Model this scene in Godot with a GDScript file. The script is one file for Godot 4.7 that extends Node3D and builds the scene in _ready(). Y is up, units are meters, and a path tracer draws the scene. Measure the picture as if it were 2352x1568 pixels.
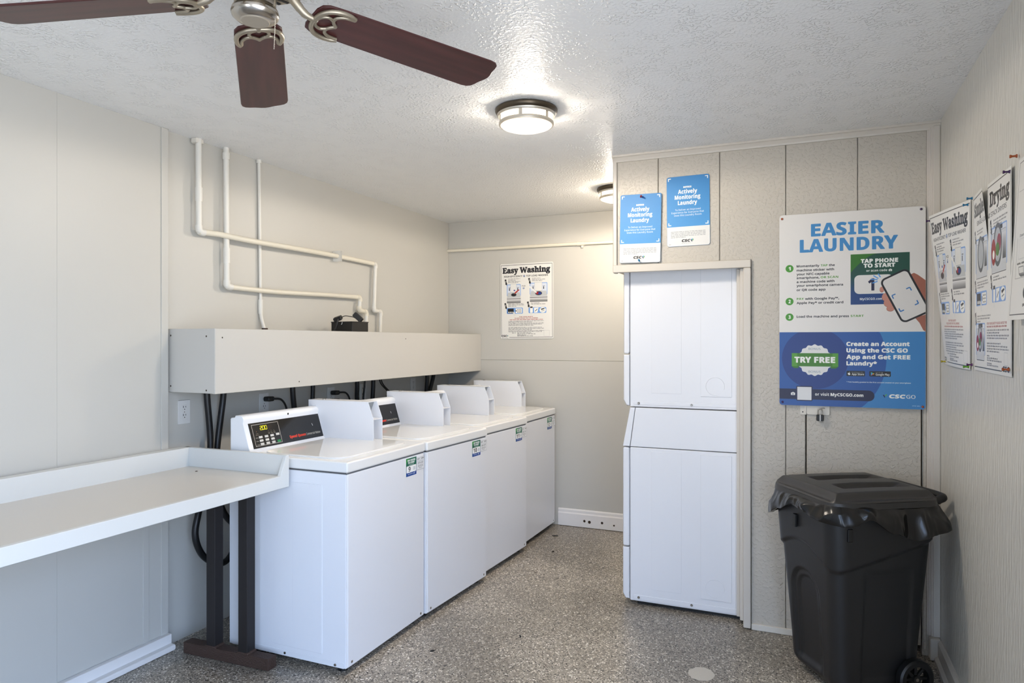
extends Node3D

# A coin laundry room: folding table and four top-load washers along the left wall, a stacked dryer in an alcove, signs, bin, ceiling fan.
# Axes: camera at the origin's plumb line, -z runs along the left wall to the back wall, +x to the right wall. Units are metres.

const EYE := 1.434
const CEIL := 2.428
const XL := -2.779      # left wall (recessed part)
const XN := -2.757      # left wall, near panels
const ZB := -5.10       # back wall
const XR := 0.545       # right wall
const ZP := -3.6255     # partition face
const ZF := 1.7         # wall behind the camera

var M := {}
var taken := {}

func _ready() -> void:
	setup_view()
	make_materials()
	build_shell()
	build_partition()
	build_washers()
	build_dryer()
	build_table()
	build_boxing()
	build_pipes()
	build_hoses_outlets()
	build_fan()
	build_lamps()
	build_signs()
	build_posters()
	build_can()
	build_small()

func setup_view() -> void:
	var cam := Camera3D.new(); cam.name = "camera"
	cam.position = Vector3(0, EYE, 0)
	cam.rotation = Vector3(0, 0.407, 0)
	cam.fov = rad_to_deg(2.0 * atan(784.0 / 1580.8))
	cam.near = 0.05; cam.far = 60.0
	add_child(cam); cam.current = true
	var sky := ProceduralSkyMaterial.new()
	sky.sky_top_color = Color(0.68, 0.80, 1.0); sky.sky_horizon_color = Color(0.80, 0.89, 1.0)
	sky.ground_horizon_color = Color(0.78, 0.81, 0.85); sky.ground_bottom_color = Color(0.78, 0.80, 0.83)
	sky.sun_angle_max = 1.0
	var e := Environment.new()
	e.background_mode = Environment.BG_SKY
	e.sky = Sky.new(); e.sky.sky_material = sky
	e.background_energy_multiplier = 8.9
	e.tonemap_mode = Environment.TONE_MAPPER_LINEAR
	e.tonemap_exposure = 1.04
	e.sdfgi_enabled = true; e.ssao_enabled = true; e.ssil_enabled = true
	var we := WorldEnvironment.new(); we.name = "world"; we.environment = e
	add_child(we)

# ---------------------------------------------------------------- mesh builder
class MB:
	var v := PackedVector3Array()
	var n := PackedVector3Array()
	var uv := PackedVector2Array()
	var col := PackedColorArray()
	var xf := Transform3D.IDENTITY

	func tri(a: Vector3, b: Vector3, c: Vector3, na: Vector3, nb: Vector3, nc: Vector3, ua := Vector2.ZERO, ub := Vector2.ZERO, uc := Vector2.ZERO) -> void:
		# a, b, c counter-clockwise from outside
		var bs := xf.basis
		var flip := bs.determinant() < 0.0
		v.append(xf * a)
		n.append((bs * na).normalized()); uv.append(ua)
		if flip:
			v.append(xf * b); v.append(xf * c)
			n.append((bs * nb).normalized()); n.append((bs * nc).normalized())
			uv.append(ub); uv.append(uc)
		else:
			v.append(xf * c); v.append(xf * b)
			n.append((bs * nc).normalized()); n.append((bs * nb).normalized())
			uv.append(uc); uv.append(ub)

	func quad(a: Vector3, b: Vector3, c: Vector3, d: Vector3, nn = null, u = null) -> void:
		var w: Array = nn if nn != null else []
		if w.is_empty():
			var f := (c - a).cross(d - b)
			f = f.normalized()
			w = [f, f, f, f]
		var t: Array = u if u != null else [Vector2.ZERO, Vector2.ZERO, Vector2.ZERO, Vector2.ZERO]
		tri(a, b, c, w[0], w[1], w[2], t[0], t[1], t[2])
		tri(a, c, d, w[0], w[2], w[3], t[0], t[2], t[3])

	func box(lo: Vector3, hi: Vector3, r := 0.0) -> MB:
		var ctr := (lo + hi) / 2.0
		var h := (hi - lo) / 2.0
		r = minf(r, minf(h.x, minf(h.y, h.z)) * 0.98)
		var ax := [Vector3(1, 0, 0), Vector3(0, 1, 0), Vector3(0, 0, 1)]
		for k in 3:
			var U: Vector3 = ax[(k + 1) % 3]
			var V: Vector3 = ax[(k + 2) % 3]
			for s in [-1.0, 1.0]:
				var N: Vector3 = ax[k] * s
				var c: Vector3 = ctr + N * h[k]
				var uu: Vector3 = U * (h[(k + 1) % 3] - r) * s
				var vv: Vector3 = V * (h[(k + 2) % 3] - r)
				quad(c - uu - vv, c + uu - vv, c + uu + vv, c - uu + vv, [N, N, N, N])
		if r > 0.0:
			for k in 3:
				var A: Vector3 = ax[k]
				var B: Vector3 = ax[(k + 1) % 3]
				var C: Vector3 = ax[(k + 2) % 3]
				var L: Vector3 = A * (h[k] - r)
				for sb in [-1.0, 1.0]:
					for sc in [-1.0, 1.0]:
						var nb: Vector3 = B * sb
						var nc: Vector3 = C * sc
						var pb: Vector3 = ctr + nb * h[(k + 1) % 3] + nc * (h[(k + 2) % 3] - r)
						var pc: Vector3 = ctr + nc * h[(k + 2) % 3] + nb * (h[(k + 1) % 3] - r)
						if sb * sc > 0.0:
							quad(pb - L, pc - L, pc + L, pb + L, [nb, nc, nc, nb])
						else:
							quad(pc - L, pb - L, pb + L, pc + L, [nc, nb, nb, nc])
			for sx in [-1.0, 1.0]:
				for sy in [-1.0, 1.0]:
					for sz in [-1.0, 1.0]:
						var nx := Vector3(sx, 0, 0); var ny := Vector3(0, sy, 0); var nz := Vector3(0, 0, sz)
						var i := ctr + Vector3(sx * (h.x - r), sy * (h.y - r), sz * (h.z - r))
						if sx * sy * sz > 0.0:
							tri(i + nx * r, i + ny * r, i + nz * r, nx, ny, nz)
						else:
							tri(i + nx * r, i + nz * r, i + ny * r, nx, nz, ny)
		return self

	# polygon (counter-clockwise in U,V with U x V = W) extruded from h0 to h1 along W; r chamfers both rims
	func prism(pts: Array, o: Vector3, U: Vector3, V: Vector3, h0: float, h1: float, r := 0.0, smooth := false, uvf = null) -> MB:
		var W := U.cross(V).normalized()
		var p := PackedVector2Array(pts)
		if area(p) < 0.0: p.reverse()
		var c := p.size()
		var inn := p.duplicate()
		if r > 0.0: inn = inset(p, r)
		var at := func(q: Vector2, h: float) -> Vector3: return o + U * q.x + V * q.y + W * h
		var idx := Geometry2D.triangulate_polygon(inn)
		var e := []
		for i in c:
			var d: Vector2 = (p[(i + 1) % c] - p[i]).normalized()
			e.append(Vector2(d.y, -d.x))
		var ha := h0 + r
		var hb := h1 - r
		for k in range(0, idx.size(), 3):
			var a := inn[idx[k]]; var b := inn[idx[k + 1]]; var d := inn[idx[k + 2]]
			if (b - a).cross(d - a) < 0.0:
				var t := b; b = d; d = t
			var z := Vector2.ZERO
			tri(at.call(a, h1), at.call(b, h1), at.call(d, h1), W, W, W, uvf.call(a) if uvf else z, uvf.call(b) if uvf else z, uvf.call(d) if uvf else z)
			tri(at.call(a, h0), at.call(d, h0), at.call(b, h0), -W, -W, -W)
		for i in c:
			var j := (i + 1) % c
			var n0: Vector2 = e[i]; var n1: Vector2 = e[i]
			if smooth:
				var pe: Vector2 = e[(i + c - 1) % c]; var ne: Vector2 = e[j]
				if pe.dot(e[i]) > 0.75: n0 = (pe + e[i]).normalized()
				if ne.dot(e[i]) > 0.75: n1 = (ne + e[i]).normalized()
			var N0 := U * n0.x + V * n0.y
			var N1 := U * n1.x + V * n1.y
			quad(at.call(p[i], ha), at.call(p[j], ha), at.call(p[j], hb), at.call(p[i], hb), [N0, N1, N1, N0])
			if r > 0.0:
				quad(at.call(p[i], hb), at.call(p[j], hb), at.call(inn[j], h1), at.call(inn[i], h1), [N0, N1, W, W])
				quad(at.call(inn[i], h0), at.call(inn[j], h0), at.call(p[j], ha), at.call(p[i], ha), [-W, -W, N1, N0])
		return self

	static func area(p: PackedVector2Array) -> float:
		var s := 0.0
		for i in p.size(): s += p[i].cross(p[(i + 1) % p.size()])
		return s / 2.0

	static func inset(p: PackedVector2Array, r: float) -> PackedVector2Array:
		var out := PackedVector2Array()
		var c := p.size()
		for i in c:
			var a := (p[i] - p[(i + c - 1) % c]).normalized()
			var b := (p[(i + 1) % c] - p[i]).normalized()
			var na := Vector2(-a.y, a.x); var nb := Vector2(-b.y, b.x)
			var m := (na + nb).normalized()
			out.append(p[i] + m * (r / maxf(0.35, m.dot(na))))
		return out

	# profile of (radius, height) from bottom to top, turned about y
	func lathe(pr: Array, segs := 24, crease := 0.78) -> MB:
		var c := pr.size()
		var fn := []
		for i in c - 1:
			var d: Vector2 = (pr[i + 1] - pr[i])
			fn.append(Vector2(d.y, -d.x).normalized())
		for i in c - 1:
			var n0: Vector2 = fn[i]; var n1: Vector2 = fn[i]
			if i > 0 and fn[i - 1].dot(fn[i]) > crease: n0 = (fn[i - 1] + fn[i]).normalized()
			if i < c - 2 and fn[i + 1].dot(fn[i]) > crease: n1 = (fn[i + 1] + fn[i]).normalized()
			for k in segs:
				var a := TAU * k / segs; var b := TAU * (k + 1) / segs
				var ca := cos(a); var sa := sin(a); var cb := cos(b); var sb := sin(b)
				var p0: Vector2 = pr[i]; var p1: Vector2 = pr[i + 1]
				quad(Vector3(p0.x * ca, p0.y, p0.x * sa), Vector3(p1.x * ca, p1.y, p1.x * sa), Vector3(p1.x * cb, p1.y, p1.x * sb), Vector3(p0.x * cb, p0.y, p0.x * sb),
					[Vector3(n0.x * ca, n0.y, n0.x * sa), Vector3(n1.x * ca, n1.y, n1.x * sa), Vector3(n1.x * cb, n1.y, n1.x * sb), Vector3(n0.x * cb, n0.y, n0.x * sb)])
		return self

	func tube(pts: Array, r, segs := 10, caps := true) -> MB:
		var c := pts.size()
		var T := []
		for i in c:
			var d: Vector3
			if i == 0: d = pts[1] - pts[0]
			elif i == c - 1: d = pts[c - 1] - pts[c - 2]
			else: d = (pts[i + 1] - pts[i]).normalized() + (pts[i] - pts[i - 1]).normalized()
			T.append(d.normalized())
		var X: Vector3 = T[0].cross(Vector3.UP)
		if X.length() < 0.1: X = T[0].cross(Vector3.RIGHT)
		X = X.normalized()
		var rings := []; var norms := []
		for i in c:
			X = (X - T[i] * X.dot(T[i])).normalized()
			var Y: Vector3 = T[i].cross(X)
			var rr: float = r[i] if r is Array else r
			var ring := []; var nn := []
			for k in segs:
				var a := TAU * k / segs
				var d := X * cos(a) + Y * sin(a)
				ring.append(pts[i] + d * rr); nn.append(d)
			rings.append(ring); norms.append(nn)
		for i in c - 1:
			for k in segs:
				var l := (k + 1) % segs
				quad(rings[i][k], rings[i][l], rings[i + 1][l], rings[i + 1][k], [norms[i][k], norms[i][l], norms[i + 1][l], norms[i + 1][k]])
		if caps:
			for k in segs:
				var l := (k + 1) % segs
				tri(pts[0], rings[0][l], rings[0][k], -T[0], -T[0], -T[0])
				tri(pts[c - 1], rings[c - 1][k], rings[c - 1][l], T[c - 1], T[c - 1], T[c - 1])
		return self

	# f(i/nu, j/nv) -> Vector3; outside is on the side of du x dv
	func grid(nu: int, nv: int, f: Callable, closed := false, flip := false, uvf = null) -> MB:
		var P := []
		for i in nu + 1:
			var row := PackedVector3Array()
			for j in nv + 1:
				row.append(f.call(float(i % nu if closed else i) / nu, float(j) / nv))
			P.append(row)
		var N := []
		for i in nu + 1:
			var row := PackedVector3Array()
			for j in nv + 1:
				var i0 := i - 1; var i1 := i + 1
				if closed:
					i0 = (i - 1 + nu) % nu; i1 = (i + 1) % nu
				else:
					i0 = maxi(0, i0); i1 = mini(nu, i1)
				var du: Vector3 = P[i1][j] - P[i0][j]
				var dv: Vector3 = P[i][mini(nv, j + 1)] - P[i][maxi(0, j - 1)]
				var d := du.cross(dv).normalized()
				row.append(-d if flip else d)
			N.append(row)
		for i in nu:
			for j in nv:
				var u = null
				var q := [[i, j], [i + 1, j], [i + 1, j + 1], [i, j + 1]]
				if flip: q = [[i, j], [i, j + 1], [i + 1, j + 1], [i + 1, j]]
				if uvf:
					u = []
					for w in q: u.append(uvf.call(float(w[0]) / nu, float(w[1]) / nv))
				quad(P[q[0][0]][q[0][1]], P[q[1][0]][q[1][1]], P[q[2][0]][q[2][1]], P[q[3][0]][q[3][1]],
					[N[q[0][0]][q[0][1]], N[q[1][0]][q[1][1]], N[q[2][0]][q[2][1]], N[q[3][0]][q[3][1]]], u)
		return self

	func mesh() -> ArrayMesh:
		var a := []
		a.resize(Mesh.ARRAY_MAX)
		a[Mesh.ARRAY_VERTEX] = v; a[Mesh.ARRAY_NORMAL] = n; a[Mesh.ARRAY_TEX_UV] = uv
		if col.size() == v.size(): a[Mesh.ARRAY_COLOR] = col
		var m := ArrayMesh.new()
		m.add_surface_from_arrays(Mesh.PRIMITIVE_TRIANGLES, a)
		return m

static func rrect(x0: float, y0: float, x1: float, y1: float, r: float, k := 5) -> Array:
	var out := []
	for c in [[x1 - r, y0 + r, -90.0], [x1 - r, y1 - r, 0.0], [x0 + r, y1 - r, 90.0], [x0 + r, y0 + r, 180.0]]:
		for i in k + 1:
			var a := deg_to_rad(c[2] + 90.0 * i / k)
			out.append(Vector2(c[0] + r * cos(a), c[1] + r * sin(a)))
	return out

static func rect2(x0: float, y0: float, x1: float, y1: float) -> Array:
	return [Vector2(x0, y0), Vector2(x1, y0), Vector2(x1, y1), Vector2(x0, y1)]

static func circle2(x: float, y: float, r: float, k := 24) -> Array:
	var out := []
	for i in k: out.append(Vector2(x + r * cos(TAU * i / k), y + r * sin(TAU * i / k)))
	return out

static func smooth_path(p: Array, per := 6) -> Array:
	var out := []
	for i in p.size() - 1:
		var a: Vector3 = p[maxi(0, i - 1)]; var b: Vector3 = p[i]; var c: Vector3 = p[i + 1]; var d: Vector3 = p[mini(p.size() - 1, i + 2)]
		for k in per:
			out.append(b.cubic_interpolate(c, a, d, float(k) / per))
	out.append(p[p.size() - 1])
	return out

# ---------------------------------------------------------------- scene tree helpers
func numbered(called: String) -> String:
	var k: int = taken.get(called, -1) + 1
	taken[called] = k
	return called if k == 0 else "%s_%03d" % [called, k]

func tag(o: Node3D, label: String, category: String, group := "", kind := "") -> Node3D:
	if label: o.set_meta("label", label)
	if category: o.set_meta("category", category)
	if group: o.set_meta("group", group)
	if kind: o.set_meta("kind", kind)
	return o

func thing(called: String, at: Vector3, label: String, category: String, group := "") -> Node3D:
	var o := Node3D.new()
	o.name = numbered(called); o.position = at
	add_child(o, true)
	tag(o, label, category, group)
	return o

func part(called: String, parent: Node, b: MB, m: Material) -> MeshInstance3D:
	var o := MeshInstance3D.new()
	o.name = called; o.mesh = b.mesh(); o.material_override = m
	o.cast_shadow = GeometryInstance3D.SHADOW_CASTING_SETTING_ON
	parent.add_child(o, true)
	return o

func single(called: String, b: MB, m: Material, label: String, category: String, group := "", kind := "") -> MeshInstance3D:
	var o := part(numbered(called), self, b, m)
	tag(o, label, category, group, kind)
	return o

func structure(called: String, b: MB, m: Material, label: String, category: String) -> MeshInstance3D:
	return single(called, b, m, label, category, "", "structure")

# ---------------------------------------------------------------- materials
func mat(c: Color, rough := 0.5, metal := 0.0, spec := 0.5) -> StandardMaterial3D:
	var m := StandardMaterial3D.new()
	m.albedo_color = c; m.roughness = rough; m.metallic = metal; m.metallic_specular = spec
	return m

func relief(m: StandardMaterial3D, im: Image, scale: Vector3, cm: float) -> StandardMaterial3D:
	m.heightmap_enabled = true
	m.heightmap_texture = tex_of(im)
	m.heightmap_scale = cm
	m.uv1_triplanar = true; m.uv1_world_triplanar = true
	m.uv1_scale = scale
	return m

var tex_cache := {}
func tex_of(im: Image) -> ImageTexture:
	if not tex_cache.has(im): tex_cache[im] = ImageTexture.create_from_image(im)
	return tex_cache[im]

func noise_image(sd: int, freq: float, octaves: int, size := 512, ridged := false, lo := 0.0, hi := 1.0) -> Image:
	var f := FastNoiseLite.new()
	f.seed = sd; f.frequency = freq; f.noise_type = FastNoiseLite.TYPE_SIMPLEX_SMOOTH
	f.fractal_octaves = octaves
	f.fractal_type = FastNoiseLite.FRACTAL_RIDGED if ridged else FastNoiseLite.FRACTAL_FBM
	var im := f.get_seamless_image(size, size, false, false, 0.15, true)
	im.convert(Image.FORMAT_L8)
	if lo > 0.0 or hi < 1.0:
		var d := im.get_data()
		for i in d.size():
			d[i] = int(clampf((d[i] / 255.0 - lo) / (hi - lo), 0.0, 1.0) * 255.0)
		im = Image.create_from_data(size, size, false, Image.FORMAT_L8, d)
	return im

func trowel_image() -> Image:
	# skip-trowel relief: thin ridges that come and go in patches
	var a := noise_image(11, 0.065, 3, 1024).get_data()
	var b := noise_image(12, 0.0085, 3, 1024).get_data()
	var d := PackedByteArray()
	d.resize(a.size())
	for i in a.size():
		var h := clampf((a[i] / 255.0 - 0.50) / 0.13, 0.0, 1.0)
		d[i] = int(255.0 * h * lerpf(0.25, 1.0, smoothstep(0.30, 0.66, b[i] / 255.0)))
	return Image.create_from_data(1024, 1024, false, Image.FORMAT_L8, d)

func make_materials() -> void:
	var n_plain := noise_image(3, 0.03, 4)
	var n_trowel := trowel_image()
	var n_streak := noise_image(23, 0.03, 3, 512, false, 0.35, 0.75)
	var n_flake := noise_image(31, 0.022, 4, 1024, false, 0.5, 0.66)
	var paint := Color(0.75, 0.742, 0.715)
	M.wall = mat(paint, 0.42)
	M.wall_back = mat(paint, 0.5)
	M.wall_right = relief(mat(Color(0.80, 0.79, 0.76), 0.33), n_streak, Vector3(3.2, 0.5, 3.2), 0.11)  # same paint as the other walls, lightened to make up for dim light
	M.panel = relief(mat(Color(0.76, 0.735, 0.69), 0.45), n_flake, Vector3(1.9, 1.9, 1.9), 0.10)
	M.ceiling = relief(mat(Color(0.92, 0.92, 0.915), 0.40, 0.0, 0.38), n_trowel, Vector3(0.85, 0.85, 0.85), 0.24)
	M.trim = mat(Color(0.815, 0.79, 0.75), 0.35)
	M.baseboard = mat(Color(0.90, 0.89, 0.88), 0.35)
	M.strip = mat(Color(0.85, 0.83, 0.79), 0.5)
	M.dark_gap = mat(Color(0.10, 0.09, 0.08), 0.9)
	M.enamel = mat(Color(0.90, 0.907, 0.925), 0.25)
	M.enamel_top = mat(Color(0.91, 0.91, 0.905), 0.08)
	M.seam = mat(Color(0.30, 0.30, 0.31), 0.7)
	M.console = mat(Color(0.90, 0.91, 0.925), 0.3)
	M.steel = mat(Color(0.62, 0.60, 0.57), 0.3, 1.0)
	M.nickel = mat(Color(0.72, 0.69, 0.65), 0.22, 1.0)
	M.nickel_dull = mat(Color(0.66, 0.62, 0.55), 0.4, 0.85)
	M.brushed = mat(Color(0.84, 0.81, 0.76), 0.42, 0.9)
	M.bronze = mat(Color(0.36, 0.32, 0.27), 0.35, 0.9)
	M.black_plastic = mat(Color(0.07, 0.07, 0.07), 0.45)
	M.rubber = mat(Color(0.05, 0.055, 0.065), 0.42)
	M.laminate = mat(Color(0.835, 0.84, 0.83), 0.3)
	M.laminate_top = mat(Color(0.80, 0.78, 0.745), 0.32)
	M.iron = mat(Color(0.145, 0.13, 0.13), 0.5, 0.25)
	M.rust = relief(mat(Color(0.25, 0.18, 0.145), 0.7), n_plain, Vector3(6, 6, 6), 0.2)
	M.pvc = mat(Color(0.86, 0.85, 0.82), 0.35)
	M.pvc_cream = mat(Color(0.87, 0.845, 0.78), 0.35)
	M.boxing = mat(Color(0.755, 0.745, 0.72), 0.4)
	M.plate = mat(Color(0.83, 0.83, 0.82), 0.35)
	M.can = mat(Color(0.115, 0.115, 0.12), 0.42)
	M.can_lid = mat(Color(0.18, 0.172, 0.165), 0.4)
	M.bag = mat(Color(0.045, 0.045, 0.05), 0.22)
	M.white_edge = mat(Color(0.88, 0.88, 0.87), 0.4)
	M.brown_dirt = mat(Color(0.20, 0.15, 0.10), 0.9)
	# fan blade wood: grain drawn along the blade
	var g := Image.create(256, 64, false, Image.FORMAT_RGB8)
	var f := FastNoiseLite.new(); f.seed = 5; f.frequency = 0.05; f.fractal_octaves = 3
	for y in 64:
		for x in 256:
			var s := f.get_noise_2d(x * 0.12, y * 3.2)
			g.set_pixel(x, y, Color(0.265 + 0.07 * s, 0.125 + 0.045 * s, 0.12 + 0.04 * s))
	M.blade = mat(Color.WHITE, 0.42)
	M.blade.albedo_texture = ImageTexture.create_from_image(g)
	M.terrazzo = mat(Color.WHITE, 0.33)
	M.terrazzo.albedo_texture = ImageTexture.create_from_image(terrazzo())
	M.terrazzo.vertex_color_use_as_albedo = true
	M.glow = mat(Color(1, 0.97, 0.92), 0.3)
	M.glow.emission_enabled = true; M.glow.emission = Color(1.0, 0.93, 0.83); M.glow.emission_energy_multiplier = 1.5

func terrazzo() -> Image:
	var S := 2048
	var im := Image.create(S, S, false, Image.FORMAT_RGB8)
	im.fill(Color(0.60, 0.57, 0.525))
	var rng := RandomNumberGenerator.new(); rng.seed = 77
	var tones := [Color(0.95, 0.93, 0.89), Color(0.88, 0.85, 0.80), Color(0.78, 0.74, 0.68), Color(0.68, 0.64, 0.58), Color(0.56, 0.53, 0.49), Color(0.44, 0.41, 0.37), Color(0.12, 0.11, 0.105), Color(0.08, 0.075, 0.075), Color(0.20, 0.17, 0.14)]
	for k in 52000:
		var c := Vector2(rng.randf() * S, rng.randf() * S)
		var r := rng.randf_range(2.2, 6.5) if k > 12000 else rng.randf_range(4.0, 10.0)
		var ang := rng.randf() * TAU
		var el := rng.randf_range(0.45, 1.0)
		var t: int = rng.randi() % tones.size()
		var q := PackedVector2Array()
		var cnt := 5 + rng.randi() % 2
		for i in cnt:
			var a := TAU * (i + rng.randf_range(-0.3, 0.3)) / cnt
			var d := Vector2(cos(a), sin(a) * el) * r * rng.randf_range(0.75, 1.15)
			q.append(c + d.rotated(ang))
		var col: Color = tones[t]
		if t >= 6 and r > 7.5: col = tones[rng.randi() % 5]
		Pic.fill_wrapped(im, q, col, S)
	return im

# ---------------------------------------------------------------- flat print: polygons and lettering rasterised into an image
class Pic:
	var im: Image
	var w: int
	var h: int
	var k: float
	static var glyphs := {}
	static var metrics := {}

	func _init(pw: int, ph: int, design_w: float, bg: Color) -> void:
		w = pw * 2; h = ph * 2
		k = w / design_w
		im = Image.create(w, h, false, Image.FORMAT_RGB8)
		im.fill(bg)

	static func fill_wrapped(target: Image, q: PackedVector2Array, c: Color, S: int) -> void:
		var y0 := INF; var y1 := -INF
		for p in q:
			y0 = minf(y0, p.y); y1 = maxf(y1, p.y)
		var n := q.size()
		for y in range(int(ceil(y0 - 0.5)), int(ceil(y1 - 0.5))):
			var yc := y + 0.5
			var xa := INF; var xb := -INF
			for i in n:
				var a := q[i]; var b := q[(i + 1) % n]
				if (a.y <= yc) != (b.y <= yc):
					var x := a.x + (b.x - a.x) * (yc - a.y) / (b.y - a.y)
					xa = minf(xa, x); xb = maxf(xb, x)
			var i0 := int(ceil(xa - 0.5)); var i1 := int(ceil(xb - 0.5))
			if i1 <= i0: continue
			var yy := posmod(y, S)
			var xx := posmod(i0, S)
			target.fill_rect(Rect2i(xx, yy, mini(i1 - i0, S - xx), 1), c)
			if xx + i1 - i0 > S:
				target.fill_rect(Rect2i(0, yy, xx + i1 - i0 - S, 1), c)

	func raw_poly(q: PackedVector2Array, c: Color) -> void:
		var y0 := INF; var y1 := -INF
		for p in q:
			y0 = minf(y0, p.y); y1 = maxf(y1, p.y)
		var n := q.size()
		for y in range(maxi(0, int(ceil(y0 - 0.5))), mini(h, int(ceil(y1 - 0.5)))):
			var yc := y + 0.5
			var xs := []
			for i in n:
				var a := q[i]; var b := q[(i + 1) % n]
				if (a.y <= yc) != (b.y <= yc):
					xs.append(a.x + (b.x - a.x) * (yc - a.y) / (b.y - a.y))
			xs.sort()
			for i in range(0, xs.size() - 1, 2):
				var i0 := maxi(0, int(ceil(xs[i] - 0.5))); var i1 := mini(w, int(ceil(xs[i + 1] - 0.5)))
				if i1 > i0: im.fill_rect(Rect2i(i0, y, i1 - i0, 1), c)

	func poly(pts: Array, c: Color) -> void:
		var q := PackedVector2Array()
		for p in pts: q.append(p * k)
		raw_poly(q, c)

	func rect(x0: float, y0: float, x1: float, y1: float, c: Color) -> void:
		im.fill_rect(Rect2i(roundi(x0 * k), roundi(y0 * k), roundi(x1 * k) - roundi(x0 * k), roundi(y1 * k) - roundi(y0 * k)), c)

	func rr(x0: float, y0: float, x1: float, y1: float, r: float, c: Color) -> void:
		var out := []
		for cc in [[x1 - r, y0 + r, -90.0], [x1 - r, y1 - r, 0.0], [x0 + r, y1 - r, 90.0], [x0 + r, y0 + r, 180.0]]:
			for i in 7:
				var a := deg_to_rad(cc[2] + 15.0 * i)
				out.append(Vector2(cc[0] + r * cos(a), cc[1] + r * sin(a)))
		poly(out, c)

	func disc(x: float, y: float, r: float, c: Color, sy := 1.0) -> void:
		var out := []
		for i in 72: out.append(Vector2(x + r * cos(TAU * i / 72), y + r * sy * sin(TAU * i / 72)))
		poly(out, c)

	func line(a: Vector2, b: Vector2, t: float, c: Color, round := false) -> void:
		var d := (b - a).normalized() * t / 2
		var p := Vector2(-d.y, d.x)
		poly([a + p, b + p, b - p, a - p], c)
		if round:
			disc(a.x, a.y, t / 2, c); disc(b.x, b.y, t / 2, c)

	func frame(x0: float, y0: float, x1: float, y1: float, t: float, c: Color) -> void:
		rect(x0, y0, x1, y0 + t, c); rect(x0, y1 - t, x1, y1, c)
		rect(x0, y0, x0 + t, y1, c); rect(x1 - t, y0, x1, y1, c)

	func vgrad(x0: float, y0: float, x1: float, y1: float, a: Color, b: Color) -> void:
		for i in 48:
			rect(x0, lerpf(y0, y1, i / 48.0), x1, lerpf(y0, y1, (i + 1) / 48.0), a.lerp(b, (i + 0.5) / 48.0))

	static func shape(s: String, bold: bool, serif: bool) -> PackedVector2Array:
		var key := s + ("b" if bold else "r") + ("s" if serif else "n")
		if not glyphs.has(key):
			var f := SystemFont.new()
			f.font_names = PackedStringArray(["Droid Serif" if serif else "Droid Sans"])
			f.font_weight = 700 if bold else 400
			var t := TextMesh.new()
			t.font = f; t.font_size = 64; t.pixel_size = 0.01; t.depth = 0.02; t.curve_step = 1.5; t.text = s
			var a := t.get_mesh_arrays()
			var vv: PackedVector3Array = a[Mesh.ARRAY_VERTEX]
			var nn: PackedVector3Array = a[Mesh.ARRAY_NORMAL]
			var ii: PackedInt32Array = a[Mesh.ARRAY_INDEX] if a[Mesh.ARRAY_INDEX] != null else PackedInt32Array(range(vv.size()))
			var out := PackedVector2Array()
			for i in range(0, ii.size() - 2, 3):
				if nn[ii[i]].z > 0.9:
					for j in 3: out.append(Vector2(vv[ii[i + j]].x, -vv[ii[i + j]].y))
			glyphs[key] = out
		return glyphs[key]

	static func meter(bold: bool, serif: bool) -> Vector2:
		var key := [bold, serif]
		if not metrics.has(key):
			var b := -INF; var t := INF
			for p in shape("H", bold, serif):
				b = maxf(b, p.y); t = minf(t, p.y)
			metrics[key] = Vector2(b, b - t)      # baseline, cap height
		return metrics[key]

	# lettering whose ink runs from x0 to x1 (x1 < 0: natural width), capitals cap tall, standing on the line y; slope shears it upward to the right
	func fit(s: String, x0: float, x1: float, y: float, cap: float, c: Color, bold := true, serif := false, fat := 0.0, align := 0, slant := 0.0) -> void:
		var g := shape(s, bold, serif)
		if g.is_empty(): return
		var m := meter(bold, serif)
		var a := INF; var b := -INF
		for p in g:
			a = minf(a, p.x); b = maxf(b, p.x)
		var sy := cap / m.y
		var sx := (x1 - x0) / (b - a) if x1 > 0 else sy
		var ox := x0
		if x1 <= 0 and align == 1: ox = x0 - (b - a) * sx / 2
		var offs := [Vector2.ZERO]
		if fat > 0.0: offs = [Vector2(-fat, 0), Vector2(fat, 0), Vector2(0, -fat), Vector2(0, fat), Vector2(fat, fat) * 0.7, Vector2(-fat, fat) * 0.7, Vector2(fat, -fat) * 0.7, Vector2(-fat, -fat) * 0.7]
		for o in offs:
			for i in range(0, g.size(), 3):
				var q := PackedVector2Array()
				for j in 3:
					var p := g[i + j]
					var dy := (p.y - m.x) * sy
					q.append((Vector2(ox + (p.x - a) * sx - dy * slant, y + dy) + o) * k)
				raw_poly(q, c)

	# small type too fine to read: broken bars of uneven words
	func fine(x0: float, x1: float, y: float, t: float, c: Color, sd: int) -> void:
		var r := RandomNumberGenerator.new(); r.seed = sd
		var x := x0
		while x < x1:
			var e := minf(x1, x + r.randf_range(1.2, 5.5) * t)
			var u := x
			while u < e:
				var l := r.randf_range(0.3, 0.6) * t
				rect(u, y - t * r.randf_range(0.75, 1.0), minf(e, u + l), y - t * r.randf_range(0.0, 0.2), c)
				u += l + 0.18 * t
			x = e + 0.7 * t

	func tex() -> ImageTexture:
		im.resize(w / 2, h / 2, Image.INTERPOLATE_BILINEAR)
		return ImageTexture.create_from_image(im)

func print_mat(p: Pic, rough := 0.35) -> StandardMaterial3D:
	var m := mat(Color.WHITE, rough)
	m.albedo_texture = p.tex()
	m.texture_repeat = false
	return m

# ---------------------------------------------------------------- the room
const X := Vector3(1, 0, 0)
const Y := Vector3(0, 1, 0)
const Z := Vector3(0, 0, 1)

func v3(x: float, y: float, z: float) -> Vector3:
	return Vector3(x, y, z)

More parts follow.
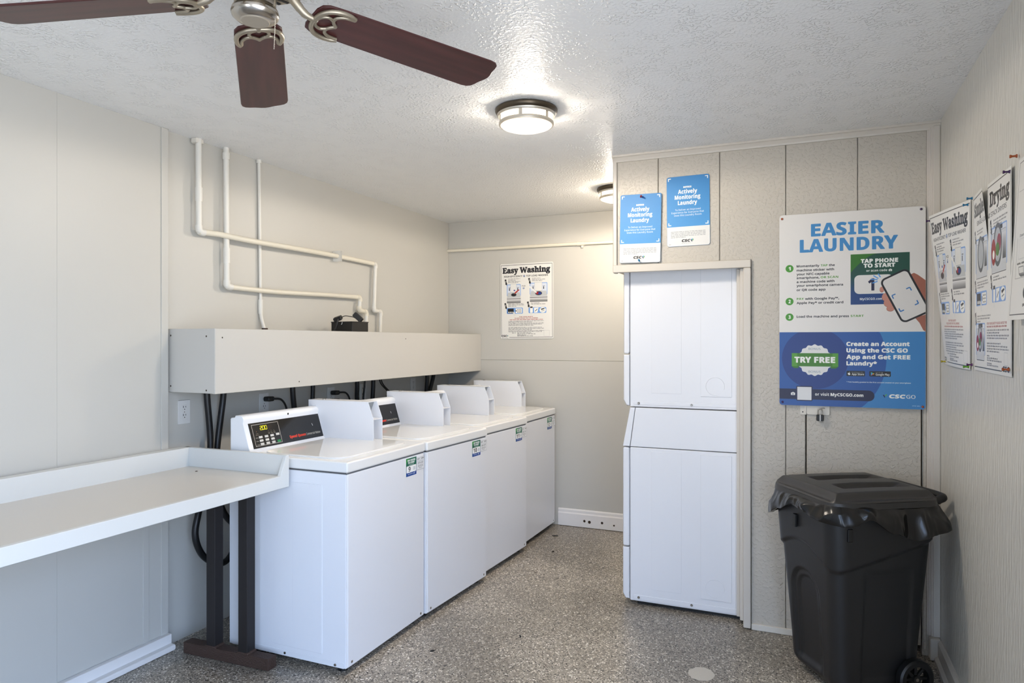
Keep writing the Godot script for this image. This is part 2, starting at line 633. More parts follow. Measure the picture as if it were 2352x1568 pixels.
func build_shell() -> void:
	var fl := MB.new()
	var x0 := -2.95; var x1 := 0.72; var z0 := ZB - 0.15; var z1 := ZF + 0.15
	var n := FastNoiseLite.new(); n.seed = 9; n.frequency = 0.9; n.fractal_octaves = 4
	fl.grid(74, 140, func(u, w): return v3(lerpf(x0, x1, u), 0.0, lerpf(z1, z0, w)), false, false, func(u, w): return Vector2(lerpf(x0, x1, u), lerpf(z1, z0, w)) / 1.45)
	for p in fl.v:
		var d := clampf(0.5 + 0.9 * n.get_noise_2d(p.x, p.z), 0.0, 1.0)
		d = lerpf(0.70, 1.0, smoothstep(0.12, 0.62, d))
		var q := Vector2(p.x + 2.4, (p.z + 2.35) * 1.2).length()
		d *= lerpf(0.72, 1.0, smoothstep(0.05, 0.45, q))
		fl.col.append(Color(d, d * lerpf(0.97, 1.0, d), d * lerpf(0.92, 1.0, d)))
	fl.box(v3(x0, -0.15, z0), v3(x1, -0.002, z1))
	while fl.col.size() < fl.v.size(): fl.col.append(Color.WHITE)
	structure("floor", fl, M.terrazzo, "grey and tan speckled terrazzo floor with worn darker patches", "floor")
	structure("ceiling", MB.new().box(v3(x0, CEIL, z0), v3(x1, CEIL + 0.15, z1)), M.ceiling, "glossy white trowel-textured ceiling with a fan and two lamps", "ceiling")
	var wl := structure("wall_left", MB.new().box(v3(XL - 0.15, 0, z0), v3(XL, CEIL, z1)), M.wall, "greige painted left wall behind the washers and folding table", "wall")
	for zz in [[-2.323, -1.8052], [-1.8049, -0.5855], [-0.5852, 0.6335], [0.6338, 1.69]]:
		part("panel", wl, MB.new().box(v3(XL - 0.005, 0, zz[0]), v3(XN, CEIL, zz[1]), 0.0006), M.wall)
	structure("trim_1", MB.new().box(v3(XN, 0.07, -2.323), v3(XN + 0.004, CEIL, -2.285), 0.0015), M.wall, "narrow painted batten at the step in the left wall", "trim")
	structure("trim_2", MB.new().box(v3(XN, 0.07, -2.22), v3(XN + 0.004, 0.82, -2.19), 0.0015), M.wall, "thin painted batten on the wall under the folding table", "trim")
	var bl := MB.new().box(v3(XN, 0, -2.323), v3(XN + 0.028, 0.072, 1.68), 0.004)
	bl.box(v3(XN, 0, -2.323), v3(XN + 0.058, 0.03, 1.68), 0.008)
	structure("baseboard_left", bl, M.baseboard, "white baseboard and shoe moulding under the folding table", "baseboard")
	var wb := structure("wall_back", MB.new().box(v3(XL - 0.15, 0, ZB - 0.15), v3(XR + 0.15, CEIL, ZB - 0.008)), M.wall_back, "greige back wall with a washing poster and a thin pipe", "wall")
	part("panel", wb, MB.new().box(v3(XL, 0, ZB - 0.01), v3(XR, 1.2835, ZB), 0.0018), M.wall_back)
	part("panel", wb, MB.new().box(v3(XL, 1.285, ZB - 0.01), v3(XR, CEIL, ZB), 0.0018), M.wall_back)
	var bb := MB.new().prism([Vector2(0, 0), Vector2(0.016, 0), Vector2(0.016, 0.095), Vector2(0.011, 0.104), Vector2(0.011, 0.122), Vector2(0.006, 0.131), Vector2(0, 0.131)], v3(-1.80, 0.004, ZB), Z, Y, -2.3, 0.0)
	var bo := structure("baseboard_back", bb, M.baseboard, "tall white moulded baseboard along the back wall", "baseboard")
	for h in [[-1.585, 0.052, 0.010], [-1.545, 0.048, 0.012], [-1.445, 0.052, 0.010], [-1.352, 0.042, 0.007]]:
		var b := MB.new(); b.xf = Transform3D(Basis(X, -Z, Y), v3(h[0], h[1], ZB + 0.0162))
		part("nail_hole", bo, b.lathe([Vector2(0, 0), Vector2(h[2], 0), Vector2(h[2] * 0.6, 0.0008), Vector2(0, 0.001)], 9), M.brown_dirt)
	var wr := MB.new().box(v3(XR, 0, z0), v3(XR + 0.15, CEIL, -1.0)).box(v3(XR, 2.2, -1.0), v3(XR + 0.15, CEIL, 1.55)).box(v3(XR, 0, 1.55), v3(XR + 0.15, CEIL, z1))  # gap at the near end is unseen, placed for the daylight it gives
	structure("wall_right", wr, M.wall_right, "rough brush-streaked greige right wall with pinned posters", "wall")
	var br := MB.new().prism([Vector2(0, 0), Vector2(0.03, 0), Vector2(0.03, 0.018), Vector2(0.016, 0.03), Vector2(0.016, 0.09), Vector2(0.005, 0.102), Vector2(0, 0.102)], v3(XR, 0.0, -3.57), -X, Y, -2.55, 0.0)
	structure("baseboard_right", br, M.trim, "painted baseboard along the right wall behind the bin", "baseboard")
	var wf := MB.new().box(v3(x0, 0, ZF), v3(-1.10, CEIL, z1)).box(v3(-0.35, 0, ZF), v3(x1, CEIL, z1)).box(v3(-1.10, 2.08, ZF), v3(-0.35, CEIL, z1))  # opening out of view, added and sized for the daylight it lets in
	structure("wall_front", wf, M.wall, "greige wall behind the camera with an unseen opening added for daylight", "wall")

func build_partition() -> void:
	var zb := ZP - 0.012
	var zc := ZP - 0.085
	var w := MB.new().box(v3(-0.965, 1.812, zc), v3(-0.30, CEIL, zb)).box(v3(-0.30, 0, zc), v3(-0.014, CEIL, zb)).box(v3(0.477, 0, zc), v3(XR, CEIL, zb)).box(v3(-0.014, 1.967, zc), v3(0.477, CEIL, zb))
	var p := structure("wall_partition", w, M.panel, "greige panelled partition wall around the dryer alcove", "wall")
	var polys := [
		[Vector2(-0.945, 1.843), Vector2(-0.7278, 1.843), Vector2(-0.7278, 2.396), Vector2(-0.945, 2.396)],
		[Vector2(-0.7242, 1.843), Vector2(-0.4168, 1.843), Vector2(-0.4168, 2.396), Vector2(-0.7242, 2.396)],
		[Vector2(-0.262, 0.03), Vector2(-0.1048, 0.03), Vector2(-0.1048, 2.396), Vector2(-0.4132, 2.396), Vector2(-0.4132, 1.843), Vector2(-0.262, 1.843)],
		[Vector2(-0.1012, 0.03), Vector2(-0.0155, 0.03), Vector2(-0.0155, 1.97), Vector2(0.2102, 1.97), Vector2(0.2102, 2.396), Vector2(-0.1012, 2.396)],
		[Vector2(0.480, 0.03), Vector2(0.493, 0.03), Vector2(0.493, 2.396), Vector2(0.2138, 2.396), Vector2(0.2138, 1.97), Vector2(0.480, 1.97)],
	]
	for q in polys:
		part("panel", p, MB.new().prism(q, v3(0, 0, ZP), X, Y, -0.0125, 0.0, 0.0018), M.panel)
	structure("door_1", MB.new().box(v3(-0.0095, 0.045, ZP - 0.036), v3(0.4715, 1.962, ZP - 0.001), 0.003), M.panel, "flush greige closet door behind the bin and large sign", "door")
	var c := MB.new().box(v3(-0.967, 1.802, ZP - 0.001), v3(-0.264, 1.843, ZP + 0.017), 0.004)
	structure("trim_3", c, M.trim, "painted casing across the top of the dryer alcove", "trim")
	structure("trim_4", MB.new().box(v3(-0.300, 0.006, ZP - 0.02), v3(-0.264, 1.802, ZP + 0.017), 0.004), M.trim, "painted casing up the right side of the dryer alcove", "trim")
	var j := MB.new().box(v3(-0.318, 0.03, ZP - 0.06), v3(-0.300, 1.802, ZP - 0.012), 0.002).box(v3(-0.337, 0.035, ZP - 0.085), v3(-0.300, 1.802, ZP - 0.045), 0.002)
	structure("trim_5", j, M.trim, "stepped jamb strip between the dryer and the casing", "trim")
	structure("trim_6", MB.new().box(v3(-0.968, 1.80, ZP - 0.03), v3(-0.945, CEIL, ZP + 0.012), 0.005), M.trim, "painted corner bead at the left end of the partition", "trim")
	var cr := MB.new().prism([Vector2(0, 0), Vector2(0.010, 0), Vector2(0.013, 0.008), Vector2(0.024, 0.022), Vector2(0.030, 0.024), Vector2(0.030, 0.034), Vector2(0, 0.034)], v3(-0.968, CEIL - 0.034, ZP), Z, Y, -1.513, 0.0)
	structure("trim_7", cr, M.trim, "small crown moulding where the partition meets the ceiling", "trim")
	var ct := MB.new()
	for q in [[0.493, 0.545, 0.006], [0.500, 0.545, 0.012], [0.508, 0.540, 0.017], [0.516, 0.545, 0.021]]:
		ct.box(v3(q[0], 0.10, ZP - 0.01), v3(q[1], CEIL - 0.02, ZP + q[2]), 0.003)
	structure("trim_8", ct, M.trim, "stepped vertical moulding in the corner beside the right wall", "trim")
	structure("trim_9", MB.new().box(v3(0.500, 0.0, ZP - 0.005), v3(0.545, 0.10, ZP + 0.045), 0.006), M.trim, "small plinth block at the foot of the corner moulding", "trim")
	structure("trim_10", MB.new().box(v3(-0.262, 0.0, ZP - 0.012), v3(-0.018, 0.031, ZP + 0.010), 0.003), M.strip, "pale wooden strip at the foot of the partition beside the alcove", "trim")
	structure("wall_alcove", MB.new().box(v3(-0.963, 1.812, ZB), v3(-0.90, CEIL, zc)), M.panel, "boxed side above the dryers running to the back wall", "wall")
	structure("wall_closet", MB.new().box(v3(-0.14, 0, ZB), v3(-0.08, CEIL, zc)), M.panel, "inner wall between the dryer alcove and the closet", "wall")

# ---------------------------------------------------------------- washers
func build_washers() -> void:
	var pm := panel_print()
	var w := thing("washer", Vector3.ZERO, "", "washer", "white top-load washers along the left wall")
	var body := part("cabinet", w, MB.new().box(v3(0, 0.028, -0.65), v3(0.664, 0.8635, 0), 0.005), M.enamel)
	part("front_panel", w, MB.new().box(v3(0.64, 0.03, -0.643), v3(0.668, 0.8635, -0.007), 0.005), M.enamel)
	for q in [[0.268, 0.376, 0.0016], [0.376, 0.538, 0.0030]]:
		part("side_panel", w, MB.new().box(v3(q[0], 0.075, -0.01), v3(q[1], 0.81, q[2]), 0.0012), M.enamel)
	part("base_flange", w, MB.new().prism(rrect(0.02, 0.03, 0.655, 0.055, 0.006), Vector3.ZERO, X, Y, -0.01, 0.0012, 0.0006), M.enamel)
	for q in [[0.333, 0.043], [0.608, 0.040]]:
		var b := MB.new(); b.xf = Transform3D(Basis(X, Z, -Y), v3(q[0], q[1], 0.001))
		part("screw", w, b.lathe([Vector2(0, 0), Vector2(0.006, 0), Vector2(0.0055, 0.003), Vector2(0, 0.0035)], 10), M.steel)
	for zz in [-0.035, -0.61]:
		var b := MB.new(); b.xf = Transform3D(Basis(-Y, X, Z), v3(0.667, 0.05, zz))
		part("screw", w, b.lathe([Vector2(0, 0), Vector2(0.006, 0), Vector2(0.0055, 0.003), Vector2(0, 0.0035)], 10), M.steel)
	part("seam_fill", w, MB.new().box(v3(0.004, 0.858, -0.645), v3(0.660, 0.872, -0.005)), M.seam)  # dark strip filling the seam gap under the top
	part("top", w, MB.new().box(v3(-0.001, 0.8665, -0.652), v3(0.673, 0.918, 0.002), 0.010), M.enamel_top)
	var lid := part("lid", w, MB.new().prism(rrect(0.145, 0.035, 0.615, 0.60, 0.085, 8), v3(0, 0.918, 0), X, -Z, -0.004, 0.007, 0.004, true), M.enamel_top)
	for q in [[0.06, -0.05], [0.06, -0.60], [0.61, -0.05], [0.61, -0.60]]:
		var b := MB.new(); b.xf.origin = v3(q[0], 0, q[1])
		part("foot", w, b.lathe([Vector2(0, 0), Vector2(0.022, 0), Vector2(0.022, 0.012), Vector2(0.008, 0.016), Vector2(0.008, 0.03), Vector2(0, 0.03)], 12), M.black_plastic)
	var prof := [Vector2(0, 0.917), Vector2(0.126, 0.917), Vector2(0.124, 0.927), Vector2(0.117, 0.932), Vector2(0.0775, 1.054), Vector2(0.081, 1.064), Vector2(0.080, 1.076), Vector2(0.072, 1.086), Vector2(0.060, 1.090), Vector2(0.030, 1.089), Vector2(0.026, 1.080), Vector2(0.006, 1.078), Vector2(0, 1.072)]
	part("console", w, MB.new().prism(prof, Vector3.ZERO, X, Y, -0.540, -0.008, 0.003, true), M.console)
	var up := (Vector2(0.078, 1.053) - Vector2(0.117, 0.932)).normalized()
	var U := -Z
	var V := v3(up.x, up.y, 0)
	var O := v3(0.1165, 0.9335, -0.036)
	var panel := part("control_panel", w, MB.new().prism(rect2(0, 0, 0.498, 0.122), O, U, V, -0.002, 0.0018, 0.0006, false, func(p): return Vector2(p.x / 0.498, 1.0 - p.y / 0.122)), pm)
	var xf := Transform3D(Basis(U, V, U.cross(V)), O)
	var key_m := mat(Color(0.80, 0.79, 0.77), 0.4)
	for r in 3:
		for c in 3:
			var b := MB.new(); b.xf = xf
			var kx := 0.058 + c * 0.0375 + r * 0.0005; var ky := 0.050 - r * 0.0165
			part("key", panel, b.box(v3(kx - 0.0115, ky - 0.0055, 0.0), v3(kx + 0.0115, ky + 0.0055, 0.0036), 0.0014), key_m)
	var b1 := MB.new(); b1.xf = xf
	part("key", panel, b1.box(v3(0.160, 0.0465, 0), v3(0.183, 0.0575, 0.0036), 0.0014), key_m)
	var b2 := MB.new(); b2.xf = xf
	var st := part("start_key", panel, b2.box(v3(0.159, 0.0115, 0), v3(0.183, 0.0235, 0.0036), 0.0014), mat(Color(0.05, 0.50, 0.27), 0.4))
	st.set_meta("label", "green start key")
	var bs := MB.new(); bs.xf = Transform3D(Basis(-Y, X, Z), v3(0.080, 1.071, -0.305))
	part("screw_hole", w, bs.lathe([Vector2(0, 0), Vector2(0.0055, 0), Vector2(0.0055, 0.0012), Vector2(0, 0.0012)], 12), M.black_plastic)  # dark disc drawn as the screw hole in the console lip
	# coin box
	var za := -0.540; var zb := -0.622
	var side := [Vector2(0.013, 0.919), Vector2(0.430, 0.919), Vector2(0.430, 1.033), Vector2(0.396, 1.122), Vector2(0.013, 1.122)]
	var cb := MB.new()
	cb.prism(side, v3(0, 0, za), X, Y, -0.003, 0.0, 0.0007)
	cb.prism(side, v3(0, 0, zb), X, Y, 0.0, 0.003, 0.0007)
	cb.box(v3(0.013, 0.919, zb + 0.002), v3(0.372, 1.033, za - 0.002))
	cb.box(v3(0.013, 1.03, zb + 0.002), v3(0.345, 1.120, za - 0.002))
	cb.box(v3(0.013, 1.1185, zb), v3(0.396, 1.1225, za), 0.0008)
	var box := part("coin_box", w, cb, M.enamel)
	part("shelf", box, MB.new().prism([Vector2(0.34, 1.036), Vector2(0.34, 1.033), Vector2(0.429, 1.030), Vector2(0.429, 1.033)], v3(0, 0, zb + 0.002), X, Y, 0.0, 0.078), M.enamel)
	part("inner_plate", box, MB.new().prism([Vector2(0.346, 1.034), Vector2(0.38, 1.119), Vector2(0.378, 1.119), Vector2(0.344, 1.034)], v3(0, 0, zb + 0.003), X, Y, 0.0, 0.076), mat(Color(0.60, 0.61, 0.61), 0.35))
	var bk := MB.new(); bk.xf = Transform3D(Basis(-Y, X, Z), v3(0.372, 0.980, -0.585))
	part("coin_slot", box, bk.lathe([Vector2(0, 0), Vector2(0.022, 0), Vector2(0.021, 0.007), Vector2(0.012, 0.012), Vector2(0, 0.013)], 20), M.steel)
	part("coin_return", box, MB.new().box(v3(0.372, 0.93, -0.60), v3(0.378, 0.945, -0.572), 0.001), M.steel)
	part("coin_guide", box, MB.new().box(v3(0.372, 1.008, -0.598), v3(0.380, 1.02, -0.575), 0.001), M.steel)
	var bl := MB.new(); bl.xf.origin = v3(0.09, 1.1215, -0.575)
	part("lock", box, bl.lathe([Vector2(0, 0), Vector2(0.009, 0), Vector2(0.009, 0.004), Vector2(0.006, 0.007), Vector2(0, 0.0075)], 14), M.steel)
	part("emboss", box, MB.new().prism(rrect(0.035, 1.090, 0.062, 1.099, 0.0044), v3(0, 0, za), X, Y, -0.001, 0.0016, 0.0008), M.enamel)
	var labels := ["white top-load washer numbered 9, beside the folding table", "white top-load washer numbered 10, second from the folding table", "white top-load washer numbered 11, third from the folding table", "white top-load washer numbered 12, against the back wall"]
	var spots := [Vector2(-1.815, -2.425), Vector2(-1.806, -3.082), Vector2(-1.808, -3.738), Vector2(-1.815, -4.412)]
	for i in 4:
		var o: Node3D = w
		if i > 0:
			o = w.duplicate(); o.name = numbered("washer"); add_child(o)
		var tw := deg_to_rad([0.0, -3.0, -2.5, 0.0][i])
		o.transform = Transform3D(Basis(Y, tw), v3(spots[i].x - 0.668 * cos(tw), 0, spots[i].y + 0.668 * sin(tw)))
		tag(o, labels[i], "washer", "white top-load washers along the left wall")
	var all := get_children().filter(func(c): return c.name.begins_with("washer"))
	for i in 4:
		var fx := 0.668
		var s := part("number_sticker", all[i], MB.new().prism(rect2(0, 0, 0.096, 0.088), v3(fx, 0.768, -0.472), -Z, Y, 0.0, 0.0006, 0.0, false, func(p): return Vector2(p.x / 0.096, 1.0 - p.y / 0.088)), sticker_print(str(9 + i)))
		s.set_meta("label", "green, white and blue sticker reading %d" % (9 + i))
		var t := part("machine_tag", all[i], MB.new().prism(rrect(0, 0, 0.072, 0.064, 0.003, 2), v3(fx, 0.784, -0.572), -Z, Y, 0.0, 0.0008, 0.0, false, func(p): return Vector2(p.x / 0.072, 1.0 - p.y / 0.064)), tag_print("%d-GVF" % (879 + i)))
		t.set_meta("label", "small white tag reading %d-GVF" % (879 + i))

func panel_print() -> StandardMaterial3D:
	var p := Pic.new(1024, 252, 1000, Color(0.085, 0.082, 0.082))
	var ink := Color(0.78, 0.76, 0.72)
	p.frame(32, 18, 385, 228, 4, ink)
	p.rect(215, 40, 288, 76, Color(0.16, 0.12, 0.10))
	for d in [[135, "2"], [167, "0"], [199, "0"]]:
		var x: float = d[0]
		var c := Color(0.95, 0.92, 0.10)
		var seg := {"a": [x, 40, x + 24, 40], "g": [x, 58, x + 24, 58], "d": [x, 76, x + 24, 76], "f": [x, 40, x, 58], "e": [x, 58, x, 76], "b": [x + 24, 40, x + 24, 58], "c": [x + 24, 58, x + 24, 76]}
		for k in ("abged" if d[1] == "2" else "abcdef"):
			var q: Array = seg[k]
			p.line(Vector2(q[0], q[1]), Vector2(q[2], q[3]), 6, c)
	p.disc(163, 76, 4, Color(0.95, 0.92, 0.10))
	for i in 3:
		p.disc(232 + i * 38, 95, 3.5, Color(0.45, 0.40, 0.35))
		p.fine(222 + i * 38, 244 + i * 38, 112, 7, Color(0.5, 0.48, 0.42), i)
		p.fine(224 + i * 38, 246 + i * 38, 124, 7, Color(0.6, 0.58, 0.52), i + 4)
	p.disc(78, 88, 3.5, Color(0.6, 0.4, 0.3))
	p.fine(68, 96, 112, 7, Color(0.55, 0.5, 0.45), 12)
	p.fine(62, 104, 126, 7, Color(0.55, 0.5, 0.45), 13)
	for r in 3: p.fine(52, 86, 152 + r * 33, 8, Color(0.6, 0.58, 0.54), 20 + r)
	p.fit("Speed Queen", 500, 735, 206, 26, Color(0.86, 0.22, 0.11), true, false, 1.2)
	p.fit("Commercial Washer", 745, 968, 206, 24, Color(0.82, 0.80, 0.76), false)
	p.line(Vector2(866, 92), Vector2(872, 118), 5, Color(0.85, 0.85, 0.85))
	return print_mat(p, 0.16)

func sticker_print(num: String) -> StandardMaterial3D:
	var p := Pic.new(240, 220, 100, Color(0.02, 0.38, 0.30))
	p.poly([Vector2(0, 0), Vector2(34, 0), Vector2(0, 26)], Color(0.10, 0.56, 0.22))
	p.vgrad(0, 38, 100, 60, Color(0.02, 0.38, 0.30), Color(0.02, 0.33, 0.52))
	p.rect(0, 60, 100, 92, Color(0.04, 0.26, 0.58))
	var wh := Color(0.95, 0.95, 0.95)
	p.fit("TAP PHONE", 12, 88, 16, 9, wh, true, false, 0.5)
	p.fit("TO START", 18, 82, 28, 9, wh, true, false, 0.5)
	p.fit("or scan code", 26, 74, 36, 4.5, wh)
	p.rr(3, 39, 97, 74, 5, wh)
	p.fit(num, 22 if num.length() == 1 else 14, 42 if num.length() == 1 else 56, 68, 24, Color(0.04, 0.05, 0.08), true)
	p.rect(68, 48, 90, 66, Color(0.80, 0.82, 0.84))
	p.fit("MyCSCGO.com", 16, 62, 84, 5.5, wh)
	p.line(Vector2(70, 79), Vector2(76, 86), 3, wh); p.line(Vector2(76, 86), Vector2(86, 76), 3, wh)
	return print_mat(p, 0.3)

func tag_print(code: String) -> StandardMaterial3D:
	var p := Pic.new(200, 178, 100, Color(0.88, 0.89, 0.90))
	var k := Color(0.12, 0.12, 0.13)
	p.frame(1, 1, 99, 88, 2, Color(0.45, 0.46, 0.48))
	p.fit("CSC", 6, 28, 16, 8, k, true, false, 0.3, 0, 0.2)
	p.poly([Vector2(31, 9), Vector2(35, 16), Vector2(42, 7), Vector2(36, 11)], k)
	p.fine(58, 94, 16, 8, k, 4)
	p.rect(6, 24, 94, 25.5, Color(0.5, 0.5, 0.52))
	p.fit(code, 14, 86, 48, 15, k, false)
	p.fine(16, 84, 60, 5, Color(0.35, 0.35, 0.37), 5)
	p.fine(16, 84, 68, 5, Color(0.35, 0.35, 0.37), 6)
	p.fine(30, 70, 78, 5, Color(0.35, 0.35, 0.37), 7)
	return print_mat(p, 0.3)

# ---------------------------------------------------------------- stacked dryer
func build_dryer() -> void:
	var zn := -3.71; var zf := -4.395
	var d := thing("stacked_dryer", v3(-0.57, 0, -4.05), "tall white stacked dryer seen side-on in the alcove", "dryer")
	var o := v3(0.57, 0, 4.05)
	var sh := func() -> MB:
		var b := MB.new(); b.xf.origin = o; return b
	part("base", d, sh.call().box(v3(-0.86, 0.0, zf + 0.03), v3(-0.24, 0.03, zn - 0.03)), M.black_plastic)
	var lc := part("lower_cabinet", d, sh.call().box(v3(-0.897, 0.022, zf), v3(-0.21, 0.858, zn), 0.004), M.enamel)
	var con := part("console", d, sh.call().prism([Vector2(-0.896, 0.861), Vector2(-0.21, 0.861), Vector2(-0.21, 1.0745), Vector2(-0.867, 1.0745)], v3(0, 0, zf), X, Y, 0.0, zn - zf, 0.003), M.enamel)
	part("console_front", d, sh.call().prism([Vector2(-0.9375, 0.861), Vector2(-0.8985, 0.861), Vector2(-0.8695, 1.0745), Vector2(-0.897, 1.0745)], v3(0, 0, zf), X, Y, 0.0, zn - zf, 0.003), M.enamel)
	var uc := part("upper_cabinet", d, sh.call().box(v3(-0.897, 1.0785, zf), v3(-0.21, 1.92, zn), 0.004), M.enamel)
	part("door", d, sh.call().box(v3(-0.938, 0.314, zf + 0.004), v3(-0.9, 0.857, zn - 0.001), 0.008), M.enamel)
	part("kick_panel", d, sh.call().prism([Vector2(-0.938, 0.055), Vector2(-0.922, 0.028), Vector2(-0.9, 0.028), Vector2(-0.9, 0.3095), Vector2(-0.938, 0.3095)], v3(0, 0, zf), X, Y, 0.004, zn - zf - 0.001, 0.006), M.enamel)
	part("door", d, sh.call().box(v3(-0.934, 1.3665, zf + 0.004), v3(-0.9, 1.90, zn - 0.001), 0.008), M.enamel)
	part("kick_panel", d, sh.call().prism([Vector2(-0.934, 1.115), Vector2(-0.917, 1.083), Vector2(-0.9, 1.083), Vector2(-0.9, 1.362), Vector2(-0.934, 1.362)], v3(0, 0, zf), X, Y, 0.004, zn - zf - 0.001, 0.006), M.enamel)
	for y0 in [0.0, 1.052]:
		var cab: Node = lc if y0 == 0.0 else uc
		var ya: float = 0.095 if y0 == 0.0 else 1.155
		var yb: float = 0.84 if y0 == 0.0 else 1.88
		part("side_panel", cab, sh.call().box(v3(-0.780, ya, zn - 0.01), v3(-0.62, yb, zn + 0.0012), 0.0008), M.enamel)
		part("side_panel", cab, sh.call().box(v3(-0.521, ya - 0.01, zn - 0.01), v3(-0.365, yb, zn + 0.0026), 0.0012), M.enamel)
		part("base_flange", cab, sh.call().prism(rrect(-0.878, 0.030 + y0 * 1.0085, -0.25, 0.056 + y0 * 1.0, 0.008), v3(0, 0, zn), X, Y, -0.01, 0.0016, 0.0012), M.enamel)
		for sx in [-0.849, -0.567]:
			var b: MB = sh.call(); b.xf = b.xf * Transform3D(Basis(X, Z, -Y), v3(sx, 0.043 + y0 * 1.003, zn + 0.0016))
			part("screw", cab, b.lathe([Vector2(0, 0), Vector2(0.0075, 0), Vector2(0.007, 0.002), Vector2(0.002, 0.0024), Vector2(0, 0.0014)], 12), M.steel)
		# vent knock-out ring
		var ring := []
		for i in 31:
			var a := deg_to_rad(-20.0 + 300.0 * i / 30.0)
			ring.append(v3(-0.447 + 0.047 * cos(a), 0.148 + y0 + 0.047 * sin(a), zn + 0.0026))
		part("vent_knockout", cab, sh.call().tube(ring, 0.0014, 6), M.enamel)

# ---------------------------------------------------------------- folding table
func build_table() -> void:
	var t := thing("folding_table", v3(-2.42, 0, -1.0), "long white laminate folding table with raised back and end edges", "table")
	var o := v3(2.42, 0, 1.0)
	var sh := func() -> MB:
		var b := MB.new(); b.xf.origin = o; return b
	part("top", t, sh.call().box(v3(-2.735, 0.812, -2.402), v3(-2.118, 0.845, 0.35), 0.001), M.laminate_top)
	part("back_edge", t, sh.call().box(v3(-2.738, 0.80, -2.404), v3(-2.692, 0.934, 0.35), 0.003), M.laminate)
	part("end_edge", t, sh.call().box(v3(-2.735, 0.80, -2.405), v3(-2.115, 0.934, -2.386), 0.003), M.laminate)
	var pr := [Vector2(-0.35, 0.786), Vector2(2.407, 0.792), Vector2(2.407, 0.924), Vector2(2.404, 0.932), Vector2(2.396, 0.935), Vector2(2.388, 0.933), Vector2(2.352, 0.848), Vector2(-0.35, 0.8475)]
	part("front_edge", t, sh.call().prism(pr, v3(-2.130, 0, 0), -Z, Y, 0.0, 0.020, 0.003), M.laminate)
	for zz in [-2.345, 0.1]:
		var b: MB = sh.call()
		b.xf = b.xf * Transform3D(Basis(Y, deg_to_rad(2.0)), v3(-2.40, 0, zz))
		part("foot", t, b.box(v3(-0.245, 0.0, -0.027), v3(0.243, 0.052, 0.027), 0.003), M.rust)
		for xx in [-0.083, 0.100]:
			var q: MB = sh.call(); q.xf = b.xf
			part("leg", t, q.box(v3(xx - 0.026, 0.048, -0.026), v3(xx + 0.026, 0.815, 0.026), 0.003), M.iron)
			var wd: MB = sh.call(); wd.xf = b.xf
			part("weld", t, wd.box(v3(xx - 0.033, 0.047, -0.031), v3(xx + 0.033, 0.062, 0.031), 0.007), M.rust)
	var bo: MB = sh.call(); bo.xf = bo.xf * Transform3D(Basis(X, Y, Z), v3(-2.55, 0.8448, -2.30))
	part("bolt", t, bo.lathe([Vector2(0, 0), Vector2(0.006, 0), Vector2(0.005, 0.002), Vector2(0, 0.003)], 8), M.rust)

